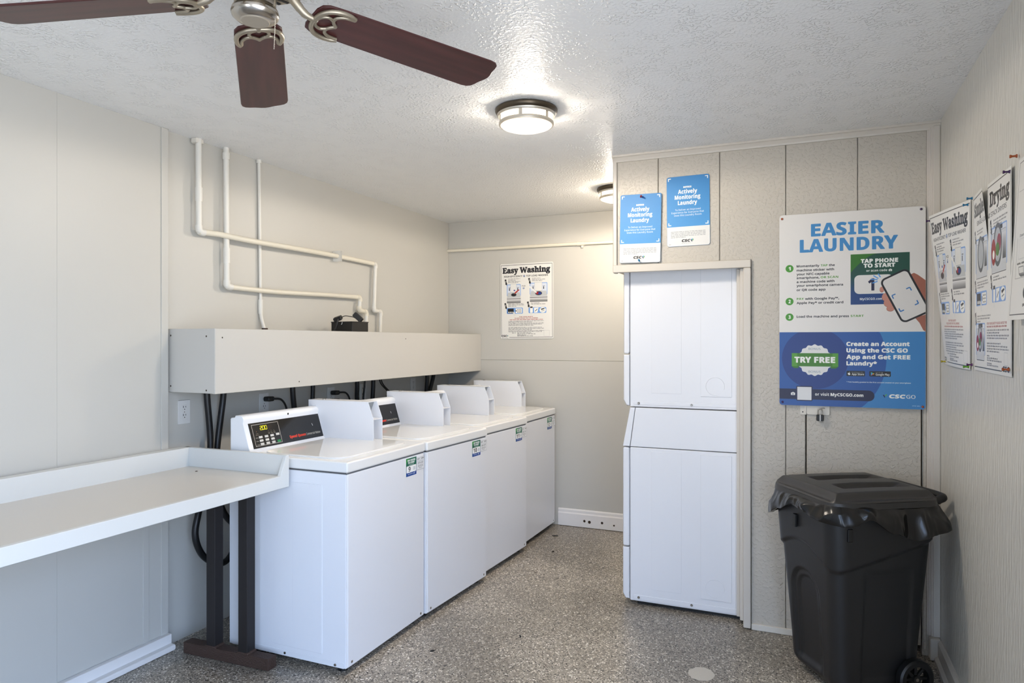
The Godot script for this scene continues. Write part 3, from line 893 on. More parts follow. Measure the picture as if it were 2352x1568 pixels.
# ---------------------------------------------------------------- boxed-in pipe chase
func build_boxing() -> void:
	var t := thing("pipe_boxing", v3(-2.63, 1.194, -3.7), "long painted plywood box on the left wall above the washers", "box")
	var o := -t.position
	var sh := func() -> MB:
		var b := MB.new(); b.xf.origin = o; return b
	part("front_board", t, sh.call().box(v3(-2.496, 1.194, -5.099), v3(-2.477, 1.4935, -2.3385), 0.002), M.boxing)
	part("end_board", t, sh.call().box(v3(XL, 1.196, -2.358), v3(-2.4785, 1.4935, -2.337), 0.002), M.boxing)
	part("top_board", t, sh.call().box(v3(XL, 1.474, -5.099), v3(-2.482, 1.4925, -2.345), 0.001), M.boxing)
	for p in [v3(-2.755, 1.462, -2.337), v3(-2.755, 1.225, -2.337), v3(-2.53, 1.210, -2.337), v3(-2.53, 1.458, -2.337)]:
		var b: MB = sh.call(); b.xf = b.xf * Transform3D(Basis(X, Z, -Y), p)
		part("nail", t, b.lathe([Vector2(0, 0), Vector2(0.0045, 0), Vector2(0.003, 0.0008), Vector2(0, 0.001)], 8), M.brown_dirt)
	for p in [v3(-2.477, 1.452, -2.38), v3(-2.477, 1.452, -3.95), v3(-2.477, 1.222, -2.9)]:
		var b: MB = sh.call(); b.xf = b.xf * Transform3D(Basis(-Y, X, Z), p)
		part("nail", t, b.lathe([Vector2(0, 0), Vector2(0.004, 0), Vector2(0.003, 0.0008), Vector2(0, 0.001)], 8), M.brown_dirt)
	# black metal box lying on top of the boxing, adapters and cord on it
	var k := thing("metal_box", v3(-2.59, 1.4935, -3.49), "flat black metal box lying on top of the pipe boxing", "box")
	var c := MB.new(); c.xf = Transform3D(Basis(Y, deg_to_rad(-8.0)), Vector3.ZERO)
	part("case", k, c.box(v3(-0.088, 0.0, -0.07), v3(0.088, 0.060, 0.07), 0.003), mat(Color(0.055, 0.052, 0.05), 0.5))
	var c2 := MB.new(); c2.xf = c.xf
	part("cover", k, c2.box(v3(-0.09, 0.056, -0.072), v3(0.09, 0.0615, 0.072), 0.002), mat(Color(0.075, 0.07, 0.065), 0.5))
	var hk := MB.new(); hk.xf = c.xf
	part("clip", k, hk.tube([v3(0.008, 0.058, 0.0722), v3(0.008, 0.048, 0.0735), v3(0.004, 0.044, 0.0735), v3(0.0, 0.045, 0.073)], 0.0016, 6), M.plate)
	var a := MB.new().box(v3(-0.025, 0, -0.018), v3(0.025, 0.026, 0.018), 0.004)
	var ad := single("power_adapter", a, M.black_plastic, "small black plug adapter at the left end of the black box", "adapter", "plug adapters on the black box")
	ad.transform = Transform3D(Basis.from_euler(Vector3(0.3, 0.4, 0.35)), v3(-2.632, 1.561, -3.437))
	var a2 := MB.new().box(v3(-0.032, 0, -0.016), v3(0.032, 0.030, 0.016), 0.003).box(v3(-0.026, 0.030, -0.010), v3(0.026, 0.0305, -0.002)).box(v3(-0.026, 0.030, 0.002), v3(0.026, 0.0305, 0.010))
	var ad2 := single("power_adapter", a2, mat(Color(0.13, 0.12, 0.11), 0.4), "tilted black plug adapter at the right end of the black box", "adapter", "plug adapters on the black box")
	ad2.transform = Transform3D(Basis.from_euler(Vector3(0.0, 0.35, -0.75)), v3(-2.557, 1.572, -3.512))
	single("cable", MB.new().tube(smooth_path([v3(-2.62, 1.578, -3.44), v3(-2.60, 1.590, -3.455), v3(-2.585, 1.588, -3.48), v3(-2.57, 1.584, -3.50), v3(-2.562, 1.578, -3.505)]), 0.0026, 7), M.black_plastic, "thin black cord arching between two adapters on the box", "cord")
	single("cable", MB.new().tube(smooth_path([v3(-2.628, 1.572, -3.43), v3(-2.615, 1.563, -3.405), v3(-2.62, 1.53, -3.402), v3(-2.632, 1.500, -3.40)]), 0.006, 8), M.black_plastic, "thick black cord hanging down the side of the black box", "cord")

# ---------------------------------------------------------------- pipes
func elbow(parent: Node3D, p: Vector3, r: float, m: Material, d1: Vector3, d2: Vector3) -> void:
	var L := r * 2.2
	var b := MB.new()
	b.tube([d1 * L, d1 * L * 0.45, d1 * L * 0.15 + d2 * L * 0.15, d2 * L * 0.45, d2 * L], r * 1.22, 14)
	b.xf = Transform3D.IDENTITY
	var o := part("elbow", parent, b, m)
	o.position = p - parent.position

func run(parent: Node3D, a: Vector3, b: Vector3, r: float, m: Material, mid := []) -> void:
	var pts := [a] + mid + [b]
	var loc := []
	for p in pts: loc.append(p - parent.position)
	if mid.size() > 0: loc = smooth_path(loc, 5)
	part("pipe_run", parent, MB.new().tube(loc, r, 14), m)

func coupling(parent: Node3D, p: Vector3, d: Vector3, r: float, L: float, m: Material) -> void:
	var q := p - parent.position
	var b := MB.new()
	b.tube([q - d * L, q - d * L * 0.96, q + d * L * 0.96, q + d * L], [r * 1.1, r * 1.25, r * 1.25, r * 1.1], 14)
	part("coupling", parent, b, m)

func build_pipes() -> void:
	var xp := XL + 0.032
	var r := 0.0145
	var a := thing("water_pipe", v3(xp, 1.95, -3.2), "pale painted water pipe with the upper, longer horizontal run", "pipe", "painted water pipes on the left wall")
	var y1 := 1.972
	run(a, v3(xp, CEIL, -2.490), v3(xp, y1, -2.492), r, M.pvc)
	run(a, v3(xp, y1, -2.492), v3(xp, 1.968, -3.990), r, M.pvc_cream, [v3(xp + 0.01, 1.975, -2.62), v3(xp + 0.028, 1.968, -2.80), v3(xp + 0.02, 1.972, -3.2), v3(xp, 1.975, -3.6)])
	run(a, v3(xp, 1.968, -3.990), v3(xp, 1.646, -3.972), r * 0.9, M.pvc)
	run(a, v3(xp, 1.646, -3.972), v3(xp, 1.644, -4.052), r * 0.9, M.pvc)
	run(a, v3(xp, 1.644, -4.052), v3(xp, 1.488, -4.046), r * 0.9, M.pvc)
	elbow(a, v3(xp, y1, -2.492), r, M.pvc, Y, -Z)
	elbow(a, v3(xp, 1.968, -3.990), r * 0.9, M.pvc, Z, -Y)
	elbow(a, v3(xp, 1.646, -3.972), r * 0.9, M.pvc, Y, -Z)
	elbow(a, v3(xp, 1.644, -4.052), r * 0.9, M.pvc, Z, -Y)
	coupling(a, v3(xp, 2.155, -2.492), Y, r, 0.035, M.pvc)
	part("clamp", a, MB.new().box(v3(-0.033, 0.0, -0.37), v3(0.019, 0.052, -0.385), 0.002), M.pvc)
	part("collar", a, MB.new().box(v3(-0.028, 0.453, 0.685), v3(0.012, 0.48, 0.735), 0.006), M.strip)
	var b := thing("water_pipe", v3(xp, 1.72, -3.2), "pale painted water pipe with the lower, shorter horizontal run", "pipe", "painted water pipes on the left wall")
	run(b, v3(xp, CEIL, -2.664), v3(xp, 1.716, -2.668), r, M.pvc)
	run(b, v3(xp, 1.716, -2.668), v3(xp, 1.728, -3.812), r * 0.92, M.pvc_cream, [v3(xp + 0.004, 1.712, -3.0), v3(xp + 0.004, 1.722, -3.45)])
	run(b, v3(xp, 1.728, -3.812), v3(xp, 1.640, -3.802), r * 0.9, M.pvc)
	run(b, v3(xp, 1.640, -3.802), v3(xp, 1.636, -3.884), r * 0.9, M.pvc_cream)
	run(b, v3(xp, 1.636, -3.884), v3(xp, 1.488, -3.882), r * 0.9, M.pvc)
	elbow(b, v3(xp, 1.716, -2.668), r, M.pvc, Y, -Z)
	elbow(b, v3(xp, 1.728, -3.812), r * 0.9, M.pvc_cream, Z, -Y)
	elbow(b, v3(xp, 1.640, -3.802), r * 0.9, M.pvc_cream, Y, -Z)
	elbow(b, v3(xp, 1.636, -3.884), r * 0.9, M.pvc_cream, Z, -Y)
	coupling(b, v3(xp, 1.875, -2.668), Y, r, 0.04, M.pvc)
	coupling(b, v3(xp, 2.385, -2.664), Y, r, 0.018, M.pvc)
	var xq := XL + 0.012
	var c := thing("conduit", v3(xq, 1.95, -2.92), "thin pale conduit running straight down behind both water pipes", "pipe")
	run(c, v3(xq, CEIL, -2.915), v3(xq, 1.66, -2.927), 0.0085, M.pvc)
	run(c, v3(xq, 1.60, -2.927), v3(xq + 0.02, 1.488, -2.940), 0.010, M.pvc, [v3(xq + 0.004, 1.55, -2.932)])
	coupling(c, v3(xq, 1.625, -2.927), Y, 0.010, 0.04, M.pvc)
	coupling(c, v3(xq, 2.42, -2.915), Y, 0.011, 0.01, M.pvc)
	coupling(c, v3(xq + 0.018, 1.498, -2.940), Y, 0.013, 0.010, M.rust)
	var zz := ZB + 0.016
	var d := thing("conduit", v3(-1.9, 2.19, zz), "thin painted pipe running across the back wall near the ceiling", "pipe")
	run(d, v3(XL, 2.192, zz), v3(-0.962, 2.186, zz), 0.0125, M.pvc_cream)
	coupling(d, v3(-1.615, 2.188, zz), X, 0.0125, 0.028, M.pvc_cream)
	part("clamp", d, MB.new().box(v3(0.29, -0.035, -0.015), v3(0.305, 0.0, 0.004), 0.003), M.pvc_cream)

# ---------------------------------------------------------------- hoses, sockets and cords behind the washers
func build_hoses_outlets() -> void:
	var hx := -2.728
	var h1 := [v3(hx, 1.36, -2.515), v3(hx, 1.16, -2.525), v3(hx, 0.92, -2.546), v3(-2.70, 0.74, -2.49), v3(-2.68, 0.61, -2.428), v3(-2.68, 0.51, -2.41), v3(-2.68, 0.41, -2.45), v3(-2.68, 0.345, -2.53), v3(-2.68, 0.335, -2.60), v3(-2.675, 0.39, -2.65), v3(-2.65, 0.50, -2.665), v3(-2.62, 0.66, -2.66), v3(-2.57, 0.74, -2.62), v3(-2.475, 0.75, -2.60)]
	var h2 := [v3(hx, 1.36, -2.645), v3(hx, 1.16, -2.628), v3(hx, 0.90, -2.588), v3(-2.71, 0.72, -2.565), v3(-2.69, 0.60, -2.582), v3(-2.67, 0.52, -2.63), v3(-2.62, 0.46, -2.70), v3(-2.475, 0.44, -2.74)]
	var list := [
		[h1, 0.0155, "black hose looping low behind the folding table's end", "left"],
		[h2, 0.0155, "black hose leaning toward the looped hose beside the socket", ""],
		[[v3(hx, 1.36, -3.135), v3(hx, 1.16, -3.139), v3(hx, 1.04, -3.154), v3(hx, 0.86, -3.19), v3(-2.60, 0.72, -3.2), v3(-2.475, 0.70, -3.2)], 0.0155, "black hose dropping behind the first coin box", ""],
		[[v3(hx, 1.36, -3.313), v3(hx, 1.16, -3.315), v3(hx, 0.86, -3.32), v3(-2.60, 0.72, -3.36), v3(-2.475, 0.70, -3.38)], 0.013, "black hose dropping left of the double plugged socket", ""],
		[[v3(hx, 1.36, -3.745), v3(hx, 1.16, -3.755), v3(hx, 1.0, -3.77), v3(-2.62, 0.76, -3.80), v3(-2.475, 0.72, -3.83)], 0.014, "black hose dropping just left of the thin black cord", ""],
		[[v3(hx, 1.36, -3.935), v3(hx, 1.16, -3.938), v3(hx, 0.9, -3.94), v3(-2.60, 0.74, -3.95), v3(-2.475, 0.72, -3.96)], 0.0145, "black hose dropping just right of the thin black cord", ""],
		[[v3(hx, 1.36, -4.655), v3(hx, 1.16, -4.66), v3(hx, 0.9, -4.66), v3(-2.60, 0.74, -4.65), v3(-2.475, 0.72, -4.64)], 0.0155, "straight black hose behind the third coin box", ""],
		[[v3(hx, 1.36, -4.79), v3(hx, 1.17, -4.76), v3(hx, 0.98, -4.70), v3(-2.62, 0.76, -4.72), v3(-2.475, 0.72, -4.74)], 0.0155, "slanting black hose nearest the back wall", ""],
	]
	for q in list:
		single("hose", MB.new().tube(smooth_path(q[0], 7), q[1], 12), M.rubber, q[2], "hose", "black hoses behind the washers")
	single("cord", MB.new().tube(smooth_path([v3(hx, 1.36, -3.835), v3(hx, 1.16, -3.84), v3(hx, 1.0, -3.835), v3(-2.60, 0.8, -3.82), v3(-2.484, 0.78, -3.82)], 6), 0.006, 8), M.rubber, "thin straight black cord between two hoses", "cord")
	single("cord", MB.new().tube(smooth_path([v3(-2.72, 1.36, -4.02), v3(-2.72, 1.17, -4.0), v3(-2.70, 1.08, -4.07), v3(-2.69, 1.01, -4.02), v3(-2.62, 0.85, -3.98), v3(-2.484, 0.80, -3.98)], 6), 0.0045, 8), M.rubber, "thin curling black cord right of the hoses", "cord")
	single("cord", MB.new().tube(smooth_path([v3(-2.72, 1.36, -4.01), v3(-2.72, 1.17, -4.02), v3(-2.71, 1.08, -4.11), v3(-2.69, 1.0, -4.17), v3(-2.62, 0.9, -4.2), v3(-2.484, 0.86, -4.2)], 6), 0.004, 8), M.rubber, "thin slanting black cord crossing the curling one", "cord")
	outlet(v3(XL, 1.093, -2.430), "white double wall socket under the boxing, left of the hoses", false)
	outlet(v3(XL, 1.090, -2.962), "white wall socket holding a single black plug", true)
	outlet(v3(XL, 1.088, -3.545), "white wall socket with two black plugs behind the coin box", true)
	outlet(v3(XL, 1.092, -3.885), "white wall socket between the hoses behind the second coin box", false)
	outlet(v3(XL, 1.100, -4.530), "white wall socket left of the straight far hose", false)
	plug(v3(XL, 1.117, -2.962), [v3(XL + 0.055, 1.117, -2.985), v3(XL + 0.066, 1.108, -3.03), v3(XL + 0.07, 1.06, -3.065), v3(XL + 0.07, 0.98, -3.075), v3(XL + 0.13, 0.86, -3.08)], "black right-angle plug and cord in the first washer's socket")
	plug(v3(XL, 1.112, -3.545), [v3(XL + 0.055, 1.113, -3.57), v3(XL + 0.064, 1.105, -3.62), v3(XL + 0.066, 1.06, -3.655), v3(XL + 0.07, 0.98, -3.66), v3(XL + 0.13, 0.86, -3.66)], "upper black plug and cord in the double plugged socket")
	plug(v3(XL, 1.062, -3.545), [v3(XL + 0.055, 1.063, -3.57), v3(XL + 0.064, 1.05, -3.61), v3(XL + 0.066, 1.01, -3.63), v3(XL + 0.13, 0.88, -3.64)], "lower black plug and cord in the double plugged socket")

func outlet(p: Vector3, label: String, plugged: bool) -> void:
	var t := thing("wall_socket", p, label, "socket", "wall sockets behind the washers")
	part("plate", t, MB.new().prism(rrect(-0.035, -0.0575, 0.035, 0.0575, 0.004, 3), Vector3.ZERO, -Z, Y, 0.0, 0.006, 0.002), M.plate)
	for dy in [0.0195, -0.0195]:
		var rc := part("receptacle", t, MB.new().prism(rrect(-0.017, dy - 0.0145, 0.017, dy + 0.0145, 0.009, 5), Vector3.ZERO, -Z, Y, 0.005, 0.0072, 0.0008), M.plate)
		if plugged and dy > 0.0: continue
		var b := MB.new()
		b.box(v3(0.007, dy + 0.001, 0.0055), v3(0.0076, dy + 0.0105, 0.0085)).box(v3(0.007, dy + 0.002, -0.0075), v3(0.0076, dy + 0.0095, -0.0050))
		b.prism(circle2(0, dy - 0.006, 0.0026, 10), Vector3.ZERO, -Z, Y, 0.007, 0.0076)
		part("slot", rc, b, M.black_plastic)
	part("screw", t, MB.new().prism(circle2(0, 0, 0.0032, 10), Vector3.ZERO, -Z, Y, 0.005, 0.0072, 0.0006), M.steel)

func plug(p: Vector3, path: Array, label: String) -> void:
	var t := thing("power_plug", p, label, "plug", "black plugs in the wall sockets")
	part("body", t, MB.new().prism(rrect(-0.014, -0.014, 0.034, 0.012, 0.009, 4), Vector3.ZERO, -Z, Y, 0.0078, 0.052, 0.006, true), M.black_plastic)
	var loc := []
	for q in path: loc.append(q - p)
	part("cord", t, MB.new().tube(smooth_path([v3(0.034, 0.0, -0.022)] + loc, 6), 0.0058, 8), M.black_plastic)

# ---------------------------------------------------------------- ceiling fan
func build_fan() -> void:
	var hub := v3(-0.567 * cos(0.407) - 1.52 * sin(0.407), 0.0, 0.567 * sin(0.407) - 1.52 * cos(0.407))
	var f := thing("ceiling_fan", v3(hub.x, CEIL, hub.z), "brushed nickel ceiling fan with dark mahogany blades", "fan")
	var y := func(h: float) -> float: return h - CEIL
	part("motor_housing", f, MB.new().lathe([Vector2(0, y.call(2.230)), Vector2(0.108, y.call(2.230)), Vector2(0.120, y.call(2.235)), Vector2(0.126, y.call(2.247)), Vector2(0.134, y.call(2.28)), Vector2(0.134, y.call(2.365)), Vector2(0.12, y.call(2.395)), Vector2(0.085, y.call(2.41)), Vector2(0.085, y.call(2.428)), Vector2(0, y.call(2.428))], 48), M.nickel_dull)
	var bpl := MB.new()
	for i in 30:
		var a := TAU * i / 30.0
		var d := v3(cos(a), 0, sin(a)); var s := v3(-sin(a), 0, cos(a))
		var c := d * 0.090 + v3(0, y.call(2.2295), 0)
		var q := MB.new(); q.xf = Transform3D(Basis((d * 0.9 + s * 0.45).normalized(), Y, (d * 0.9 + s * 0.45).normalized().cross(Y)), c)
		q.box(v3(-0.020, -0.0006, -0.0042), v3(0.020, 0.0006, 0.0042), 0.0004)
		bpl.v.append_array(q.v); bpl.n.append_array(q.n); bpl.uv.append_array(q.uv)
	part("vent_slots", f, bpl, M.black_plastic).set_meta("kind", "stuff")
	part("switch_housing", f, MB.new().lathe([Vector2(0.030, y.call(2.1405)), Vector2(0.041, y.call(2.1430)), Vector2(0.049, y.call(2.1500)), Vector2(0.051, y.call(2.1570)), Vector2(0.049, y.call(2.1650)), Vector2(0.0455, y.call(2.1690)), Vector2(0.0445, y.call(2.1730)), Vector2(0.0445, y.call(2.235))], 40), M.nickel)
	part("switch_cap", f, MB.new().lathe([Vector2(0, y.call(2.1385)), Vector2(0.029, y.call(2.1385)), Vector2(0.0325, y.call(2.1420)), Vector2(0, y.call(2.1440))], 36), mat(Color(0.62, 0.58, 0.52), 0.4, 0.3))
	for a in [0.5, 2.4, 4.4]:
		var b := MB.new(); b.xf = Transform3D(Basis(v3(-sin(a), 0, cos(a)), v3(cos(a), 0, sin(a)), Y), v3(0.0442 * cos(a), y.call(2.185), 0.0442 * sin(a)))
		part("screw", f, b.lathe([Vector2(0, 0), Vector2(0.0035, 0), Vector2(0.003, 0.002), Vector2(0, 0.003)], 8), M.nickel)
	var c := cos(0.407); var s := sin(0.407)
	for i in 5:
		var th := deg_to_rad([43.0, 108.0, 172.0, 248.0, 324.0][i])
		var sag: float = [0.0, 0.036, 0.0, 0.0, 0.0][i]
		var a := cos(th); var d := sin(th)
		var U := v3(a * c - d * s, 0, -a * s - d * c)                # radial
		var at := -sin(th); var dt := cos(th)
		var T := v3(at * c - dt * s, 0, -at * s - dt * c)            # towards the next blade
		var pitch := deg_to_rad(11.0)
		var Tp := (T * cos(pitch) - Y * sin(pitch)).normalized()     # leading edge hangs lower
		U = (U - Y * sag).normalized()
		Tp = (Tp - U * Tp.dot(U)).normalized()
		var W := U.cross(Tp)
		if W.y > 0.0: W = -W
		var arm := v3(0, y.call(2.196), 0)
		var pts := []
		var half := [Vector2(0.133, 0.030), Vector2(0.139, 0.046), Vector2(0.155, 0.0555), Vector2(0.19, 0.058), Vector2(0.634, 0.0695), Vector2(0.652, 0.067), Vector2(0.663, 0.059), Vector2(0.668, 0.046), Vector2(0.671, 0.030), Vector2(0.678, 0.012), Vector2(0.680, 0.0)]
		for p in half: pts.append(Vector2(p.x, -p.y))
		for k in range(half.size() - 2, -1, -1): pts.append(half[k])
		var V := Tp
		if U.cross(Tp).y > 0.0: V = -Tp
		part("blade", f, MB.new().prism(pts, arm, U, V, -0.003, 0.003, 0.0015, true, func(p): return Vector2(p.x * 1.4, p.y * 3.0 + 0.5 + i * 0.13)), M.blade)
		var iron := MB.new()
		var pl := func(r: float, t: float, h := 0.0075) -> Vector3: return arm + U * (r - 0.070) + V * t + W * h
		iron.tube(smooth_path([U * 0.060 + v3(0, y.call(2.234), 0), U * 0.080 + v3(0, y.call(2.228), 0), U * 0.100 + v3(0, y.call(2.208), 0), U * 0.120 + v3(0, y.call(2.194), 0), pl.call(0.218, 0.0)], 5), [0.012, 0.012, 0.012, 0.012, 0.012, 0.012, 0.012, 0.012, 0.012, 0.011, 0.011, 0.011, 0.010, 0.010, 0.010, 0.009, 0.008, 0.008, 0.007, 0.007, 0.006], 10)
		var outer := []
		for q in [[0.292, -0.047], [0.275, -0.053], [0.250, -0.053], [0.228, -0.044], [0.214, -0.025], [0.210, 0.0], [0.214, 0.025], [0.228, 0.044], [0.250, 0.053], [0.275, 0.053], [0.292, 0.047]]:
			outer.append(pl.call(q[0], q[1]))
		iron.tube(smooth_path(outer, 4), 0.0062, 8)
		for sg in [-1.0, 1.0]:
			var arc := []
			for q in [[0.290, 0.044], [0.268, 0.042], [0.252, 0.032], [0.250, 0.018], [0.258, 0.006], [0.266, 0.0]]:
				arc.append(pl.call(q[0], q[1] * sg))
			iron.tube(smooth_path(arc, 4), 0.0045, 8)
			var sp := []
			for q in [[0.214, 0.004], [0.222, 0.018], [0.236, 0.024], [0.251, 0.016]]:
				sp.append(pl.call(q[0], q[1] * sg))
			iron.tube(smooth_path(sp, 4), 0.0042, 8)
		part("blade_iron", f, iron, M.nickel_dull)
	var ch := MB.new()
	var base := v3(0.040, y.call(2.166), 0.012)
	base = v3(0.044 * c, y.call(2.146), -0.044 * s)
	for i in 22:
		var q := MB.new(); q.xf.origin = base + v3(0.0005 * i * -0.3, -0.0031 * i, 0)
		q.lathe([Vector2(0, -0.0014), Vector2(0.001, -0.001), Vector2(0.0014, 0), Vector2(0.001, 0.001), Vector2(0, 0.0014)], 6)
		ch.v.append_array(q.v); ch.n.append_array(q.n); ch.uv.append_array(q.uv)
	ch.tube([base, base + v3(-0.003, -0.066, 0)], 0.0005, 5)
	part("pull_chain", f, ch, M.nickel)

# ---------------------------------------------------------------- ceiling lamps
func build_lamps() -> void:
	lamp(v3(-1.110, CEIL, -2.730), "round drum ceiling lamp, the nearer one above the aisle")
	lamp(v3(-1.138, CEIL, -4.370), "round drum ceiling lamp half hidden behind the partition")

func lamp(p: Vector3, label: String) -> void:
	var t := thing("ceiling_lamp", p, label, "lamp", "round drum ceiling lamps")
	part("base", t, MB.new().lathe([Vector2(0.118, -0.026), Vector2(0.128, -0.022), Vector2(0.134, -0.012), Vector2(0.134, -0.006), Vector2(0.128, 0.0), Vector2(0, 0.0)], 48), M.bronze)
	part("rim", t, MB.new().lathe([Vector2(0.112, -0.034), Vector2(0.120, -0.034), Vector2(0.1245, -0.030), Vector2(0.1255, -0.025), Vector2(0.118, -0.022)], 48), M.brushed)
	var gl := part("glass", t, MB.new().lathe([Vector2(0, -0.092), Vector2(0.04, -0.0905), Vector2(0.08, -0.085), Vector2(0.105, -0.0755), Vector2(0.113, -0.066), Vector2(0.1135, -0.026), Vector2(0.10, -0.025), Vector2(0, -0.025)], 48, 0.7), M.glow)
	gl.set_meta("label", "lit frosted glass drum")
	part("ring", t, MB.new().lathe([Vector2(0.110, -0.071), Vector2(0.1165, -0.070), Vector2(0.118, -0.0635), Vector2(0.1165, -0.057), Vector2(0.113, -0.056)], 48), M.brushed)
	for i in 6:
		var a := TAU * i / 6.0 + 0.35
		var b := MB.new(); b.xf = Transform3D(Basis(v3(cos(a), 0, sin(a)), Y, v3(cos(a), 0, sin(a)).cross(Y)), Vector3.ZERO)
		part("strap", t, b.box(v3(0.1125, -0.060, -0.0075), v3(0.1172, -0.030, 0.0075), 0.001), M.brushed)
	var l := OmniLight3D.new(); l.name = "lamp_light"
	l.position = v3(0, -0.054, 0)
	l.light_color = Color(1.0, 0.948, 0.88)
	l.light_energy = 0.50
	l.light_size = 0.06; l.omni_range = 12.0; l.omni_attenuation = 2.0; l.shadow_enabled = true
	t.add_child(l)
	var sp := SpotLight3D.new(); sp.name = "lamp_down_light"
	sp.position = v3(0, -0.10, 0); sp.rotation = Vector3(-PI / 2, 0, 0)
	sp.light_color = l.light_color; sp.light_energy = 0.68
	sp.spot_angle = 89.0; sp.spot_angle_attenuation = 0.03; sp.light_size = 0.10
	sp.spot_range = 12.0; sp.spot_attenuation = 2.0; sp.shadow_enabled = true
	t.add_child(sp)

# ---------------------------------------------------------------- signs on the partition
const WHITE := Color(0.93, 0.93, 0.91)

func logo(p: Pic, x: float, y: float, s: float, two_tone := true) -> void:
	# the small faceted check-mark emblem: dark left leg, light and green right leg
	p.poly([Vector2(x, y - 0.45 * s), Vector2(x + 0.38 * s, y - 0.45 * s), Vector2(x + 0.62 * s, y), Vector2(x + 0.55 * s, y + 0.5 * s)], Color(0.04, 0.07, 0.22))
	if two_tone: p.poly([Vector2(x + 0.18 * s, y - 0.55 * s), Vector2(x + 0.75 * s, y - 0.95 * s), Vector2(x + 0.62 * s, y - 0.25 * s)], Color(0.25, 0.58, 0.82))
	p.poly([Vector2(x + 0.62 * s, y - 0.25 * s), Vector2(x + 0.78 * s, y - 0.62 * s), Vector2(x + 1.15 * s, y - 0.72 * s), Vector2(x + 0.85 * s, y + 0.05 * s)], Color(0.30, 0.62, 0.20))

func camera_icon(p: Pic, x: float, y: float, s: float, c: Color, hole: Color) -> void:
	p.rr(x - s, y - 0.6 * s, x + s, y + 0.75 * s, 0.2 * s, c)
	p.poly([Vector2(x - 0.5 * s, y - 0.55 * s), Vector2(x - 0.3 * s, y - 0.9 * s), Vector2(x + 0.3 * s, y - 0.9 * s), Vector2(x + 0.5 * s, y - 0.55 * s)], c)
	p.disc(x, y + 0.08 * s, 0.45 * s, hole); p.disc(x, y + 0.08 * s, 0.28 * s, c)

func notice_print() -> StandardMaterial3D:
	var p := Pic.new(480, 800, 600, Color(0.88, 0.88, 0.87))
	p.vgrad(0, 0, 600, 722, Color(0.20, 0.50, 0.74), Color(0.27, 0.58, 0.82))
	for q in [[20, 20, 1, 1], [580, 20, -1, 1], [20, 702, 1, -1], [580, 702, -1, -1]]:
		p.rect(minf(q[0], q[0] + 42 * q[2]), minf(q[1], q[1] + 12 * q[3]), maxf(q[0], q[0] + 42 * q[2]), maxf(q[1], q[1] + 12 * q[3]), WHITE)
		p.rect(minf(q[0], q[0] + 12 * q[2]), minf(q[1], q[1] + 42 * q[3]), maxf(q[0], q[0] + 12 * q[2]), maxf(q[1], q[1] + 42 * q[3]), WHITE)
	p.fit("NOTICE", 237, 348, 168, 20, WHITE, true, false, 2)
	p.fit("Actively", 162, 428, 249, 56, WHITE, true, false, 1)
	p.fit("Monitoring", 115, 472, 328, 56, WHITE, true, false, 1)
	p.fit("Laundry", 158, 426, 408, 56, WHITE, true, false, 1)
	p.fit("To Deliver an Improved", 118, 474, 492, 25, WHITE, false)
	p.fit("Experience for Everyone that", 66, 520, 531, 25, WHITE, false)
	p.fit("Uses this Laundry Room", 104, 486, 570, 25, WHITE, false)
	for i in 5: p.fine(56, 540 if i < 4 else 262, 798 + i * 20, 11, Color(0.50, 0.52, 0.54), 40 + i)
	p.fit("CSC", 206, 322, 940, 34, Color(0.08, 0.08, 0.09), true, false, 2, 0, 0.22)
	logo(p, 332, 930, 38)
	p.fine(206, 330, 962, 7, Color(0.6, 0.6, 0.6), 3)
	p.fine(26, 60, 976, 9, Color(0.55, 0.55, 0.55), 8)
	return print_mat(p, 0.5)

func flat_sign(called: String, o: Vector3, w: float, h: float, r: float, m: Material, label: String, roll := 0.0, cat := "sign", group := "") -> Node3D:
	# upright sheet facing +z; o is its centre at the back
	var b := MB.new(); b.xf = Transform3D(Basis(Z, roll), Vector3.ZERO)
	b.prism(rrect(-w / 2, -h / 2, w / 2, h / 2, r, 4), Vector3.ZERO, X, Y, 0.0, 0.003, 0.0006, false, func(p): return Vector2(p.x / w + 0.5, 0.5 - p.y / h))
	var s := single(called, b, m, label, cat, group)
	s.position = o
	return s

func build_signs() -> void:
	var nm := notice_print()
	flat_sign("notice_sign", v3(-0.8185, 2.0325, ZP + 0.010), 0.218, 0.362, 0.008, nm, "lower left blue and white monitoring notice held by pins", deg_to_rad(-1.0), "sign", "blue monitoring notices above the dryer alcove")
	flat_sign("notice_sign", v3(-0.5715, 2.1085, ZP + 0.002), 0.217, 0.362, 0.012, nm, "upper right blue and white monitoring notice without pins", deg_to_rad(0.5), "sign", "blue monitoring notices above the dryer alcove")
	flat_sign("instruction_sign", v3(0.178, 1.587, ZP + 0.010), 0.620, 0.926, 0.014, big_print(), "large white and blue sign headed EASIER LAUNDRY on the partition")

